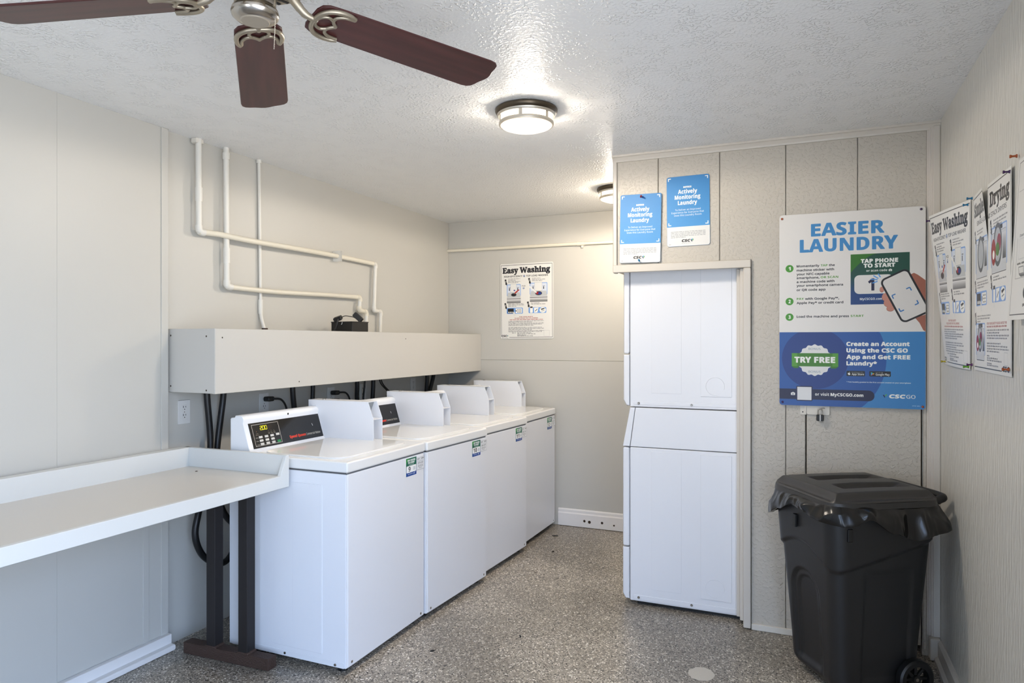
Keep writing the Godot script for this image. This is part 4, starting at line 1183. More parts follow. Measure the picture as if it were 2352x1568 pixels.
func big_print() -> StandardMaterial3D:
	var p := Pic.new(1000, 1500, 1000, Color(0.88, 0.87, 0.85))
	var blue := Color(0.22, 0.52, 0.75)
	var ink := Color(0.10, 0.10, 0.12)
	var green := Color(0.26, 0.52, 0.10)
	p.fit("EASIER", 232, 731, 178, 92, blue, true, false, 3)
	p.fit("LAUNDRY", 152, 819, 300, 94, blue, true, false, 3)
	for q in [["1", 424], ["2", 683], ["3", 806]]:
		p.disc(75, q[1], 29, Color(0.24, 0.55, 0.10))
		p.fit(q[0], 68, 83, q[1] + 13, 26, WHITE, true, false, 1)
	p.fit("Momentarily", 127, 288, 416, 16, ink, false, false, 0.8); p.fit("TAP", 298, 346, 416, 16, green, true); p.fit("the", 356, 396, 416, 16, ink, false, false, 0.8)
	p.fit("machine sticker with", 127, 391, 448, 16, ink, false, false, 0.8)
	p.fit("your NFC-capable", 127, 359, 479, 16, ink, false, false, 0.8)
	p.fit("smartphone,", 127, 288, 508, 16, ink, false, false, 0.8); p.fit("OR SCAN", 298, 421, 508, 16, green, true)
	p.fit("a machine code with", 127, 394, 539, 16, ink, false, false, 0.8)
	p.fit("your smartphone camera", 127, 453, 568, 16, ink, false, false, 0.8)
	p.fit("or QR code app", 127, 331, 602, 16, ink, false, false, 0.8)
	p.fit("PAY", 127, 178, 672, 16, green, true); p.fit("with Google Pay™,", 188, 426, 672, 16, ink, false, false, 0.8)
	p.fit("Apple Pay* or credit card", 127, 455, 704, 16, ink, false, false, 0.8)
	p.fit("Load the machine and press", 127, 494, 811, 16, ink, false, false, 0.8); p.fit("START", 506, 595, 811, 16, green, true)
	# green card
	p.rect(506, 334, 898, 717, Color(0.01, 0.27, 0.20))
	for i in 60:
		var t := (i + 0.5) / 60.0
		p.rect(506, 470 + 247 * i / 60.0, 898, 470 + 247 * (i + 1) / 60.0, Color(0.01, 0.27, 0.20).lerp(Color(0.01, 0.22, 0.46), smoothstep(0.0, 0.75, t)))
	var arc := [Vector2(506, 334), Vector2(690, 334)]
	for i in 12:
		var a := lerpf(0.0, 1.0, i / 11.0)
		arc.append(Vector2(lerpf(690, 506, a), 334 + 140 * pow(a, 1.7)))
	p.poly(arc, Color(0.16, 0.42, 0.02))
	p.fit("TAP PHONE", 576, 822, 402, 28, WHITE, true, false, 1.6)
	p.fit("TO START", 595, 803, 438, 28, WHITE, true, false, 1.6)
	p.fit("or scan code", 612, 752, 470, 17, WHITE, true)
	camera_icon(p, 772, 463, 11, WHITE, Color(0.02, 0.26, 0.22))
	p.rr(531, 494, 790, 637, 34, Color(0.87, 0.86, 0.84))
	p.fit("1", 626, 664, 611, 88, Color(0.05, 0.05, 0.22), true, false, 2)
	p.fit("MyCSCGO.com", 569, 721, 684, 17, WHITE, true)
	# hand behind the phone
	var skin := Color(0.62, 0.38, 0.30); var skin2 := Color(0.76, 0.52, 0.45)
	p.poly([Vector2(905, 500), Vector2(925, 490), Vector2(950, 505), Vector2(1000, 548), Vector2(1000, 800), Vector2(960, 700)], skin)
	p.poly([Vector2(930, 820), Vector2(1000, 800), Vector2(1000, 925), Vector2(985, 915), Vector2(960, 860)], skin)
	for q in [[716, 606, 15, 20], [742, 664, 26, 30], [762, 708, 34, 30], [772, 750, 26, 20]]:
		p.disc(q[0], q[1] + 3, q[2], Color(0.50, 0.28, 0.24), float(q[3]) / q[2]); p.disc(q[0], q[1], q[2], skin2, float(q[3]) / q[2])
	# phone
	var A := Vector2(697, 540); var B := Vector2(882, 448); var C := Vector2(1036, 776); var D := Vector2(851, 868)
	for st in [[0.0, Color(0.02, 0.02, 0.03), 40.0], [13.0, Color(0.86, 0.85, 0.83), 28.0]]:
		var ex := (B - A).normalized(); var ey := (D - A).normalized()
		var o: Vector2 = A + ex * st[0] + ey * st[0]
		var ww: float = (B - A).length() - 2 * st[0]; var hh: float = (D - A).length() - 2 * st[0]
		var out := []
		for q in rrect(0, 0, ww, hh, st[2], 8): out.append(o + ex * q.x + ey * q.y)
		p.poly(out, st[1])
	for q in [[Vector2(782, 655), 1, 1], [Vector2(898, 596), -1, 1], [Vector2(838, 775), 1, -1], [Vector2(954, 716), -1, -1]]:
		var ex := (B - A).normalized(); var ey := (D - A).normalized()
		p.line(q[0], q[0] + ex * 26 * q[1], 8, Color(0.18, 0.42, 0.68)); p.line(q[0], q[0] + ey * 26 * q[2], 8, Color(0.18, 0.42, 0.68))
	for q in [[Vector2(705, 512), Vector2(693, 490)], [Vector2(690, 522), Vector2(662, 502)], [Vector2(684, 532), Vector2(644, 528)], [Vector2(684, 546), Vector2(655, 556)]]:
		p.line(q[0], q[1], 8, Color(0.30, 0.58, 0.85), true)
	# blue lower part
	p.rect(0, 925, 1000, 1500, Color(0.22, 0.50, 0.74))
	clipped_disc(p, 256, 1131, 490, 925, 1500, Color(0.12, 0.32, 0.60))
	clipped_disc(p, 256, 1131, 236, 925, 1500, Color(0.06, 0.20, 0.48))
	var sc := []
	for i in 160:
		var a := TAU * i / 160.0
		var r := 119.0 + 4.5 * cos(a * 16.0)
		sc.append(Vector2(256 + r * cos(a), 1143 + r * sin(a)))
	p.poly(sc, Color(0.87, 0.87, 0.86))
	p.poly([Vector2(91, 1089), Vector2(421, 1089), Vector2(421, 1192), Vector2(405, 1206), Vector2(368, 1206), Vector2(368, 1192), Vector2(140, 1192), Vector2(140, 1206), Vector2(107, 1206), Vector2(91, 1192)], Color(0.20, 0.45, 0.06))
	p.rect(91, 1089, 131, 1192, Color(0.30, 0.58, 0.14)); p.rect(381, 1089, 421, 1192, Color(0.30, 0.58, 0.14))
	p.rect(131, 1089, 381, 1192, Color(0.22, 0.47, 0.05))
	p.fit("TRY FREE", 112, 398, 1162, 43, WHITE, true, false, 2.2)
	p.fit("BONUS", 212, 297, 1063, 16, Color(0.40, 0.50, 0.58), false)
	p.fit("BONUS", 212, 297, 1241, 16, Color(0.40, 0.50, 0.58), false)
	p.fit("Create an Account", 478, 896, 1031, 29, WHITE, true, false, 1.6)
	p.fit("Using the CSC GO", 478, 884, 1080, 29, WHITE, true, false, 1.6)
	p.fit("App and Get FREE", 478, 901, 1130, 29, WHITE, true, false, 1.6)
	p.fit("Laundry*", 478, 682, 1179, 29, WHITE, true, false, 1.6)
	p.rr(478, 1222, 603, 1262, 6, Color(0.03, 0.03, 0.04)); p.rr(632, 1222, 775, 1262, 6, Color(0.03, 0.03, 0.04))
	p.fit("App Store", 514, 596, 1254, 15, WHITE, false, false, 0.5); p.fit("Download on the", 514, 590, 1235, 6, WHITE, false)
	p.disc(496, 1246, 8, WHITE); p.disc(491, 1242, 5, WHITE); p.line(Vector2(497, 1236), Vector2(500, 1230), 3, WHITE); p.disc(505, 1242, 3.5, Color(0.03, 0.03, 0.04))
	p.fit("Google Play", 675, 767, 1254, 15, WHITE, false, false, 0.5); p.fit("GET IT ON", 675, 722, 1235, 6, WHITE, false)
	p.poly([Vector2(643, 1228), Vector2(655, 1242), Vector2(643, 1256)], Color(0.25, 0.62, 0.85)); p.poly([Vector2(643, 1228), Vector2(661, 1238), Vector2(655, 1242)], Color(0.30, 0.70, 0.40))
	p.poly([Vector2(661, 1238), Vector2(668, 1242), Vector2(661, 1246), Vector2(655, 1242)], Color(0.95, 0.75, 0.20)); p.poly([Vector2(655, 1242), Vector2(661, 1246), Vector2(643, 1256)], Color(0.85, 0.25, 0.25))
	p.fit("* Free laundry granted to the first account created on your smartphone", 478, 905, 1311, 9, WHITE, true)
	p.rr(-60, 1369, 667, 1450, 40, Color(0.04, 0.05, 0.22))
	p.rr(124, 1346, 240, 1462, 8, Color(0.04, 0.05, 0.22)); p.rect(131, 1353, 233, 1455, Color(0.86, 0.86, 0.86))
	camera_icon(p, 100, 1408, 15, WHITE, Color(0.04, 0.05, 0.22))
	p.fit("or visit", 258, 358, 1418, 22, WHITE, true); p.fit("MyCSCGO.com", 368, 592, 1418, 22, WHITE, true, false, 0.8)
	logo(p, 722, 1410, 24, false)
	p.fit("CSC", 764, 866, 1421, 26, WHITE, true, false, 1.8, 0, 0.15); p.fit("GO", 876, 934, 1421, 26, WHITE, false, false, 0.5)
	p.fine(915, 965, 1478, 7, Color(0.7, 0.8, 0.9), 3)
	return print_mat(p, 0.38)

func clipped_disc(p: Pic, x: float, y: float, r: float, y0: float, y1: float, c: Color) -> void:
	var out := []
	for i in 120: out.append(Vector2(x + r * cos(TAU * i / 120), clampf(y + r * sin(TAU * i / 120), y0, y1)))
	p.poly(out, c)

# ---------------------------------------------------------------- posters
func arrow_mark(p: Pic, x: float, y: float, num: String) -> void:
	p.poly([Vector2(x - 12, y - 48), Vector2(x + 14, y - 56), Vector2(x + 30, y + 14), Vector2(x + 36, y + 12), Vector2(x + 26, y + 44), Vector2(x - 4, y + 24), Vector2(x + 6, y + 20)], Color(0.05, 0.05, 0.07))
	p.fit(num, x + 1, x + 16, y - 2, 24, WHITE, true)

func washer_drawing(p: Pic, x: float, y: float, w: float, full: bool) -> void:
	var bl := Color(0.45, 0.62, 0.86)
	p.rr(x, y, x + w, y + 190, 14, bl); p.rr(x + 9, y + 10, x + w - 9, y + 190, 10, Color(0.82, 0.85, 0.90))
	p.poly([Vector2(x + 20, y + 130), Vector2(x + w - 20, y + 130), Vector2(x + w, y + 215), Vector2(x, y + 215)], Color(0.74, 0.75, 0.76))
	p.rect(x + w * 0.27, y - 6, x + w * 0.70, y + 128, Color(0.60, 0.61, 0.62)); p.rect(x + w * 0.28, y - 3, x + w * 0.69, y + 125, Color(0.88, 0.88, 0.87))
	for sx in [0.16, 0.76]:
		p.rect(x + w * sx, y + 62, x + w * sx + 14, y + 102, Color(0.12, 0.12, 0.13)); p.rect(x + w * sx - 4, y + 50, x + w * sx + 28, y + 56, Color(0.2, 0.2, 0.2))
	p.disc(x + w * 0.5, y + 168, w * 0.20, Color(0.35, 0.36, 0.38), 0.55); p.disc(x + w * 0.5, y + 166, w * 0.17, Color(0.12, 0.12, 0.14), 0.55)
	p.vgrad(x, y + 215, x + w, y + 238, Color(0.95, 0.95, 0.95), Color(0.3, 0.3, 0.3))
	p.vgrad(x, y + 238, x + w, y + 300, Color(0.90, 0.90, 0.90), Color(0.38, 0.38, 0.38))
	if full:
		p.disc(x + w * 0.44, y + 164, w * 0.09, Color(0.62, 0.10, 0.12), 0.7); p.disc(x + w * 0.56, y + 168, w * 0.09, Color(0.12, 0.22, 0.55), 0.7)
		p.poly([Vector2(x - 20, y + 60), Vector2(x + 4, y + 50), Vector2(x + w * 0.40, y + 150), Vector2(x + w * 0.36, y + 166)], Color(0.90, 0.90, 0.89))
	else:
		p.poly([Vector2(x + w * 0.52, y + 160), Vector2(x + w * 0.60, y + 124), Vector2(x + w * 0.86, y + 84), Vector2(x + w * 0.92, y + 92), Vector2(x + w * 0.70, y + 136)], Color(0.70, 0.16, 0.10))
		p.disc(x + w * 0.55, y + 98, 14, Color(0.15, 0.25, 0.60), 0.8)

func keypad_drawing(p: Pic, x: float, y: float) -> void:
	p.rr(x, y, x + 280, y + 96, 16, Color(0.45, 0.62, 0.86))
	p.rect(x + 18, y + 12, x + 122, y + 88, Color(0.08, 0.08, 0.09))
	for i in 3: p.rect(x + 28 + i * 28, y + 62, x + 46 + i * 28, y + 82, WHITE)
	p.rr(x + 154, y + 12, x + 264, y + 86, 6, WHITE); p.rect(x + 156, y + 34, x + 168, y + 64, Color(0.1, 0.1, 0.1))
	for r in 3:
		for c in 3: p.rect(x + 184 + c * 26, y + 24 + r * 22, x + 198 + c * 26, y + 34 + r * 22, Color(0.15, 0.15, 0.16))
	p.poly([Vector2(x + 110, y + 70), Vector2(x + 132, y + 60), Vector2(x + 150, y + 110), Vector2(x + 160, y + 134), Vector2(x + 120, y + 134)], Color(0.86, 0.86, 0.85))

func pay_drawing(p: Pic, x: float, y: float) -> void:
	p.rr(x, y, x + 300, y + 90, 16, Color(0.45, 0.62, 0.86))
	p.rr(x + 26, y - 8, x + 72, y + 82, 6, WHITE); p.rect(x + 28, y - 14, x + 70, y + 8, Color(0.08, 0.08, 0.09))
	p.poly([Vector2(x + 92, y + 8), Vector2(x + 170, y + 4), Vector2(x + 150, y + 82), Vector2(x + 96, y + 84)], WHITE)
	p.line(Vector2(x + 110, y + 62), Vector2(x + 150, y + 26), 10, Color(0.25, 0.26, 0.28))
	p.disc(x + 240, y + 44, 52, WHITE, 0.8); p.poly([Vector2(x + 206, y + 26), Vector2(x + 262, y + 14), Vector2(x + 276, y + 24), Vector2(x + 220, y + 44)], Color(0.12, 0.12, 0.13))
	p.line(Vector2(x + 216, y + 62), Vector2(x + 268, y + 50), 8, Color(0.45, 0.46, 0.48))
	p.poly([Vector2(x + 34, y + 80), Vector2(x + 52, y + 76), Vector2(x + 64, y + 120), Vector2(x + 30, y + 120)], Color(0.86, 0.86, 0.85))

func poster_frame(p: Pic, gap0: float, gap1: float) -> void:
	var k := Color(0.10, 0.10, 0.11)
	p.rect(16, 20, 884, 26, k); p.rect(14, 20, 19, 1150, k); p.rect(881, 20, 886, 1178, k)
	p.rect(14, 1173, gap0, 1179, k); p.rect(gap1, 1173, 886, 1179, k)

func safety_text(p: Pic, x0: float, x1: float, y: float, lines: int, sd: int) -> void:
	var red := Color(0.55, 0.16, 0.14)
	for i in lines:
		if i == lines / 2: y += 16
		p.fine(x0, x1 - (30 if i % 2 else 0) - (170 if i % 3 == 1 else 0), y + i * 17, 11, Color(0.36, 0.36, 0.38), sd + i)

func easy_print() -> StandardMaterial3D:
	var p := Pic.new(720, 960, 900, Color(0.885, 0.88, 0.865))
	poster_frame(p, 14, 150)
	var ink := Color(0.05, 0.05, 0.09)
	p.fit("Easy Washing", 42, 848, 150, 84, ink, true, true, 4.5)
	p.fit("HIGH-EFFICIENCY", 66, 380, 216, 25, ink, false, false, 0.8); p.fit("TOP LOAD WASHER", 446, 812, 216, 25, ink, false, false, 0.8)
	p.disc(413, 204, 17, Color(0.35, 0.38, 0.48)); p.disc(413, 204, 11, Color(0.75, 0.80, 0.90)); p.fit("he", 404, 422, 211, 12, Color(0.2, 0.25, 0.45), true)
	for q in [[135, 345, 250], [135, 265, 272], [135, 345, 290], [135, 315, 308], [545, 690, 252], [545, 765, 272], [545, 720, 292]]: p.fine(q[0], q[1], q[2], 11, Color(0.36, 0.36, 0.38), int(q[2] + q[0]))
	washer_drawing(p, 112, 330, 240, false)
	p.fit("POD", 374, 432, 372, 20, ink, false); p.disc(402, 396, 15, Color(0.35, 0.42, 0.62)); p.disc(402, 392, 7, WHITE)
	washer_drawing(p, 508, 318, 296, true)
	arrow_mark(p, 86, 300, "1"); arrow_mark(p, 492, 292, "2"); arrow_mark(p, 80, 680, "3"); arrow_mark(p, 470, 664, "4")
	for q in [[135, 400, 648], [135, 410, 666], [135, 280, 684], [530, 670, 642], [530, 770, 660]]: p.fine(q[0], q[1], q[2], 11, Color(0.36, 0.36, 0.38), int(q[2] + q[0]))
	keypad_drawing(p, 108, 705); pay_drawing(p, 484, 706)
	var red := Color(0.58, 0.15, 0.13)
	p.fit("FOR YOUR SAFETY", 326, 560, 858, 15, red, true)
	p.fit("PLEASE AVOID THE FOLLOWING", 246, 642, 880, 15, red, true)
	p.fine(160, 735, 902, 13, red, 5)
	safety_text(p, 138, 740, 924, 10, 60)
	for q in [[200, 265, 1112], [290, 530, 1112], [290, 600, 1130], [290, 440, 1148], [290, 560, 1160]]: p.fine(q[0], q[1], q[2], 12, Color(0.36, 0.36, 0.38), int(q[2]))
	p.fit("CSC", 14, 108, 1168, 28, ink, true, false, 1.5, 0, 0.15); logo(p, 112, 1158, 20)
	p.fine(20, 130, 1190, 8, Color(0.5, 0.5, 0.5), 9)
	p.frame(740, 1068, 836, 1160, 3, Color(0.72, 0.72, 0.72))
	return print_mat(p, 0.3)

func dryer_drawing(p: Pic, x: float, y: float, w: float, h: float, full: bool) -> void:
	p.rr(x - 10, y - 20, x + w, y + h * 0.85, 12, Color(0.45, 0.62, 0.86)); p.rr(x, y - 12, x + w - 10, y + h * 0.85, 8, Color(0.84, 0.86, 0.90))
	p.rect(x + w * 0.25, y - 16, x + w * 0.72, y + 10, Color(0.10, 0.10, 0.11))
	p.rect(x + 4, y + 16, x + w - 22, y + h, Color(0.80, 0.81, 0.82)); p.frame(x + 4, y + 16, x + w - 22, y + h, 3, Color(0.5, 0.5, 0.52))
	p.disc(x + w * 0.42, y + h * 0.36, w * 0.27, Color(0.35, 0.36, 0.38), 1.45); p.disc(x + w * 0.42, y + h * 0.36, w * 0.21, Color(0.70, 0.71, 0.73), 1.45)
	p.vgrad(x + w * 0.72, y + 40, x + w * 0.93, y + h * 0.72, Color(0.85, 0.85, 0.86), Color(0.30, 0.30, 0.32))
	p.rect(x + 6, y + h - 4, x + w - 24, y + h, Color(0.1, 0.1, 0.1))
	if full:
		p.disc(x + w * 0.50, y + h * 0.32, w * 0.13, Color(0.55, 0.14, 0.22), 1.2); p.disc(x + w * 0.40, y + h * 0.46, w * 0.12, Color(0.30, 0.48, 0.16), 1.0)
		p.disc(x + w * 0.14, y + h * 0.50, w * 0.15, Color(0.60, 0.10, 0.10), 1.6); p.disc(x + w * 0.14, y + h * 0.56, w * 0.07, WHITE, 1.2)

func drying_print() -> StandardMaterial3D:
	var p := Pic.new(720, 960, 900, Color(0.885, 0.88, 0.865))
	poster_frame(p, 690, 880)
	p.rect(14, 1173, 690, 1179, Color(0.1, 0.1, 0.11))
	var ink := Color(0.05, 0.05, 0.07)
	p.fit("Simple", 40, 372, 150, 84, ink, true, true, 4.5); p.fit("Drying", 440, 856, 150, 84, ink, true, true, 4.5)
	p.fit("SINGLE-LOAD STACK DRYERS", 120, 800, 216, 27, ink, false, false, 0.8)
	for q in [[110, 290, 262], [110, 270, 282], [520, 820, 255], [520, 800, 275], [520, 700, 293]]: p.fine(q[0], q[1], q[2], 11, Color(0.36, 0.36, 0.38), int(q[2] + q[0]))
	dryer_drawing(p, 70, 330, 310, 250, false); dryer_drawing(p, 470, 312, 340, 268, true)
	arrow_mark(p, 50, 300, "1"); arrow_mark(p, 452, 290, "2"); arrow_mark(p, 44, 640, "3"); arrow_mark(p, 452, 636, "4"); arrow_mark(p, 44, 860, "5")
	for q in [[100, 380, 610], [100, 390, 628], [100, 280, 646], [510, 640, 606], [510, 790, 624], [100, 440, 838], [100, 420, 856], [100, 180, 874]]: p.fine(q[0], q[1], q[2], 11, Color(0.36, 0.36, 0.38), int(q[2] + q[0]))
	keypad_drawing(p, 70, 668); pay_drawing(p, 480, 668)
	dryer_drawing(p, 70, 900, 230, 230, true)
	var red := Color(0.58, 0.15, 0.13)
	p.fit("FOR YOUR SAFETY PLEASE AVOID THE", 350, 800, 893, 14, red, true); p.fine(350, 800, 912, 12, red, 5)
	safety_text(p, 350, 840, 934, 8, 90)
	for q in [[350, 410, 1098], [350, 600, 1112], [350, 690, 1126], [350, 470, 1146], [350, 620, 1158]]: p.fine(q[0], q[1], q[2], 11, Color(0.36, 0.36, 0.38), int(q[2]))
	p.frame(744, 1062, 820, 1140, 3, Color(0.72, 0.72, 0.72))
	p.fit("CSC", 712, 850, 1176, 30, ink, true, false, 1.5); logo(p, 852, 1168, 20)
	return print_mat(p, 0.3)

func service_print() -> StandardMaterial3D:
	var p := Pic.new(480, 640, 900, Color(0.87, 0.86, 0.84))
	var ink := Color(0.10, 0.10, 0.11)
	p.rect(30, 30, 870, 35, ink); p.rect(30, 30, 34, 1165, ink); p.rect(30, 1160, 870, 1166, ink)
	p.frame(90, 430, 860, 900, 3, Color(0.45, 0.45, 0.45)); p.rect(90, 430, 860, 600, Color(0.87, 0.86, 0.84)); p.rect(60, 250, 870, 253, Color(0.5, 0.5, 0.5))
	p.fit("Download", 130, 260, 596, 20, ink, false); p.frame(130, 610, 280, 760, 3, Color(0.72, 0.72, 0.72)); p.fine(110, 300, 800, 16, ink, 2)
	p.poly([Vector2(140, 815), Vector2(230, 815), Vector2(245, 870), Vector2(155, 870)], Color(0.35, 0.35, 0.36)); p.poly([Vector2(146, 820), Vector2(226, 820), Vector2(238, 864), Vector2(160, 864)], Color(0.87, 0.86, 0.84))
	p.poly([Vector2(155, 872), Vector2(245, 872), Vector2(290, 892), Vector2(195, 892)], Color(0.35, 0.35, 0.36))
	p.fit("CSC", 250, 650, 1060, 100, ink, true, false, 3); p.fine(250, 600, 1110, 26, ink, 3)
	return print_mat(p, 0.32)

# a pinned sheet on the right wall; its four corners are given, the sheet bows by bow metres in the middle
func sheet(tl: Vector3, tr: Vector3, br: Vector3, bl: Vector3, bow: Vector3, u0 := 0.0, u1 := 1.0, v1 := 1.0) -> MB:
	var f := func(u: float, v: float, off: float) -> Vector3:
		var vv := v * v1
		var uu := lerpf(u0, u1, u)
		var p := tl.lerp(tr, uu).lerp(bl.lerp(br, uu), vv)
		return p + bow * sin(PI * uu) * (0.35 + 0.65 * vv) + (tr - tl).cross(bl - tl).normalized() * off
	var b := MB.new()
	b.grid(20, 24, func(u, v): return f.call(u, v, 0.0), false, true, func(u, v): return Vector2(lerpf(u0, u1, u), v * v1))
	b.grid(20, 24, func(u, v): return f.call(u, v, 0.0007), false, false, func(_u, _v): return Vector2(0.004, 0.004))
	for k in 20:
		for e in [0.0, 1.0]:
			var a := k / 20.0; var c := (k + 1) / 20.0
			b.quad(f.call(a, e, 0.0), f.call(c, e, 0.0), f.call(c, e, 0.0007), f.call(a, e, 0.0007))
			b.quad(f.call(e, a, 0.0), f.call(e, c, 0.0), f.call(e, c, 0.0007), f.call(e, a, 0.0007))
	for i in range(b.uv.size() - 20 * 2 * 2 * 6, b.uv.size()): b.uv[i] = Vector2(0.004, 0.004)
	return b

func build_posters() -> void:
	var em := easy_print()
	flat_sign("poster", v3(-2.0705, 1.7585, ZB + 0.002), 0.455, 0.605, 0.010, em, "washing instruction poster flat on the back wall", deg_to_rad(0.3), "poster")
	single("poster", sheet(v3(0.478, 1.975, -3.455), v3(0.541, 1.951, -2.962), v3(0.541, 1.330, -2.966), v3(0.537, 1.338, -3.440), v3(-0.008, 0, 0)), em, "washing instruction poster pinned nearest the corner of the right wall", "poster", "posters pinned on the right wall")
	# the drying poster is torn at its top edge: two halves above, one sheet below
	var dm := drying_print()
	var t := thing("poster", v3(0.54, 1.64, -2.65), "drying instruction poster with a torn top edge, middle of right wall", "poster", "posters pinned on the right wall")
	var o := -t.position
	var tl := v3(0.5405, 1.948, -2.912); var tr := v3(0.537, 1.942, -2.392); var br := v3(0.541, 1.330, -2.406); var bl := v3(0.541, 1.334, -2.900)
	var tm := tl.lerp(tr, 0.42); var tm2 := tl.lerp(tr, 0.445)
	var ml := tl.lerp(bl, 0.30); var mr := tr.lerp(br, 0.30)
	var mm := ml.lerp(mr, 0.435)
	var low := MB.new()
	part("sheet", t, torn(o, [ml, mr, br, bl], [0.0, 1.0, 0.30, 1.0]), dm)
	part("flap", t, torn(o, [tl, tm + v3(-0.016, -0.004, 0), mm + v3(0, 0, 0), ml], [0.0, 0.43, 0.0, 0.30], 0.43), dm)
	part("flap", t, torn(o, [tm2 + v3(-0.002, 0.0, 0), tr, mr, mm], [0.435, 1.0, 0.0, 0.30]), dm)
	single("poster", sheet(v3(0.541, 1.940, -2.330), v3(0.539, 1.938, -1.90), v3(0.541, 1.49, -1.90), v3(0.514, 1.494, -2.332), v3(-0.004, 0, 0)), service_print(), "service poster at the right edge, curling off the wall", "poster", "posters pinned on the right wall")

func torn(o: Vector3, c: Array, uvr: Array, _m := 0.0) -> MB:
	var b := MB.new(); b.xf.origin = o
	var f := func(u: float, v: float) -> Vector3: return (c[0] as Vector3).lerp(c[1], u).lerp((c[3] as Vector3).lerp(c[2], u), v)
	b.grid(8, 8, f, false, true, func(u, v): return Vector2(lerpf(uvr[0], uvr[1], u), lerpf(uvr[2], uvr[3], v)))
	b.grid(8, 8, func(u, v): return f.call(u, v) + v3(0.0006, 0, 0), false, false, func(_u, _v): return Vector2(0.004, 0.004))
	return b

# ---------------------------------------------------------------- wheeled bin and its liner
# point and outward normal on a rounded rectangle (half sizes a, b, radius r), s in 0..1 going counter-clockwise from (+a, -b+r)
static func round_at(s: float, a: float, b: float, r: float) -> Array:
	var L := [2 * (b - r), PI * r / 2, 2 * (a - r), PI * r / 2]
	var tot: float = 2 * (L[0] + L[1] + L[2] + L[3])
	var d := fposmod(s, 1.0) * tot
	var side := 0
	while true:
		var len: float = L[side % 4]
		if d <= len or side == 7: break
		d -= len; side += 1
	var p: Vector2; var n: Vector2
	match side:
		0: p = Vector2(a, -b + r + d); n = Vector2(1, 0)
		2: p = Vector2(a - r - d, b); n = Vector2(0, 1)
		4: p = Vector2(-a, b - r - d); n = Vector2(-1, 0)
		6: p = Vector2(-a + r + d, -b); n = Vector2(0, -1)
		_:
			var q: int = (side - 1) / 2
			var c: Vector2 = [Vector2(a - r, b - r), Vector2(-a + r, b - r), Vector2(-a + r, -b + r), Vector2(a - r, -b + r)][q]
			var ang := PI / 2 * q + d / r
			n = Vector2(cos(ang), sin(ang)); p = c + n * r
	return [p, n]

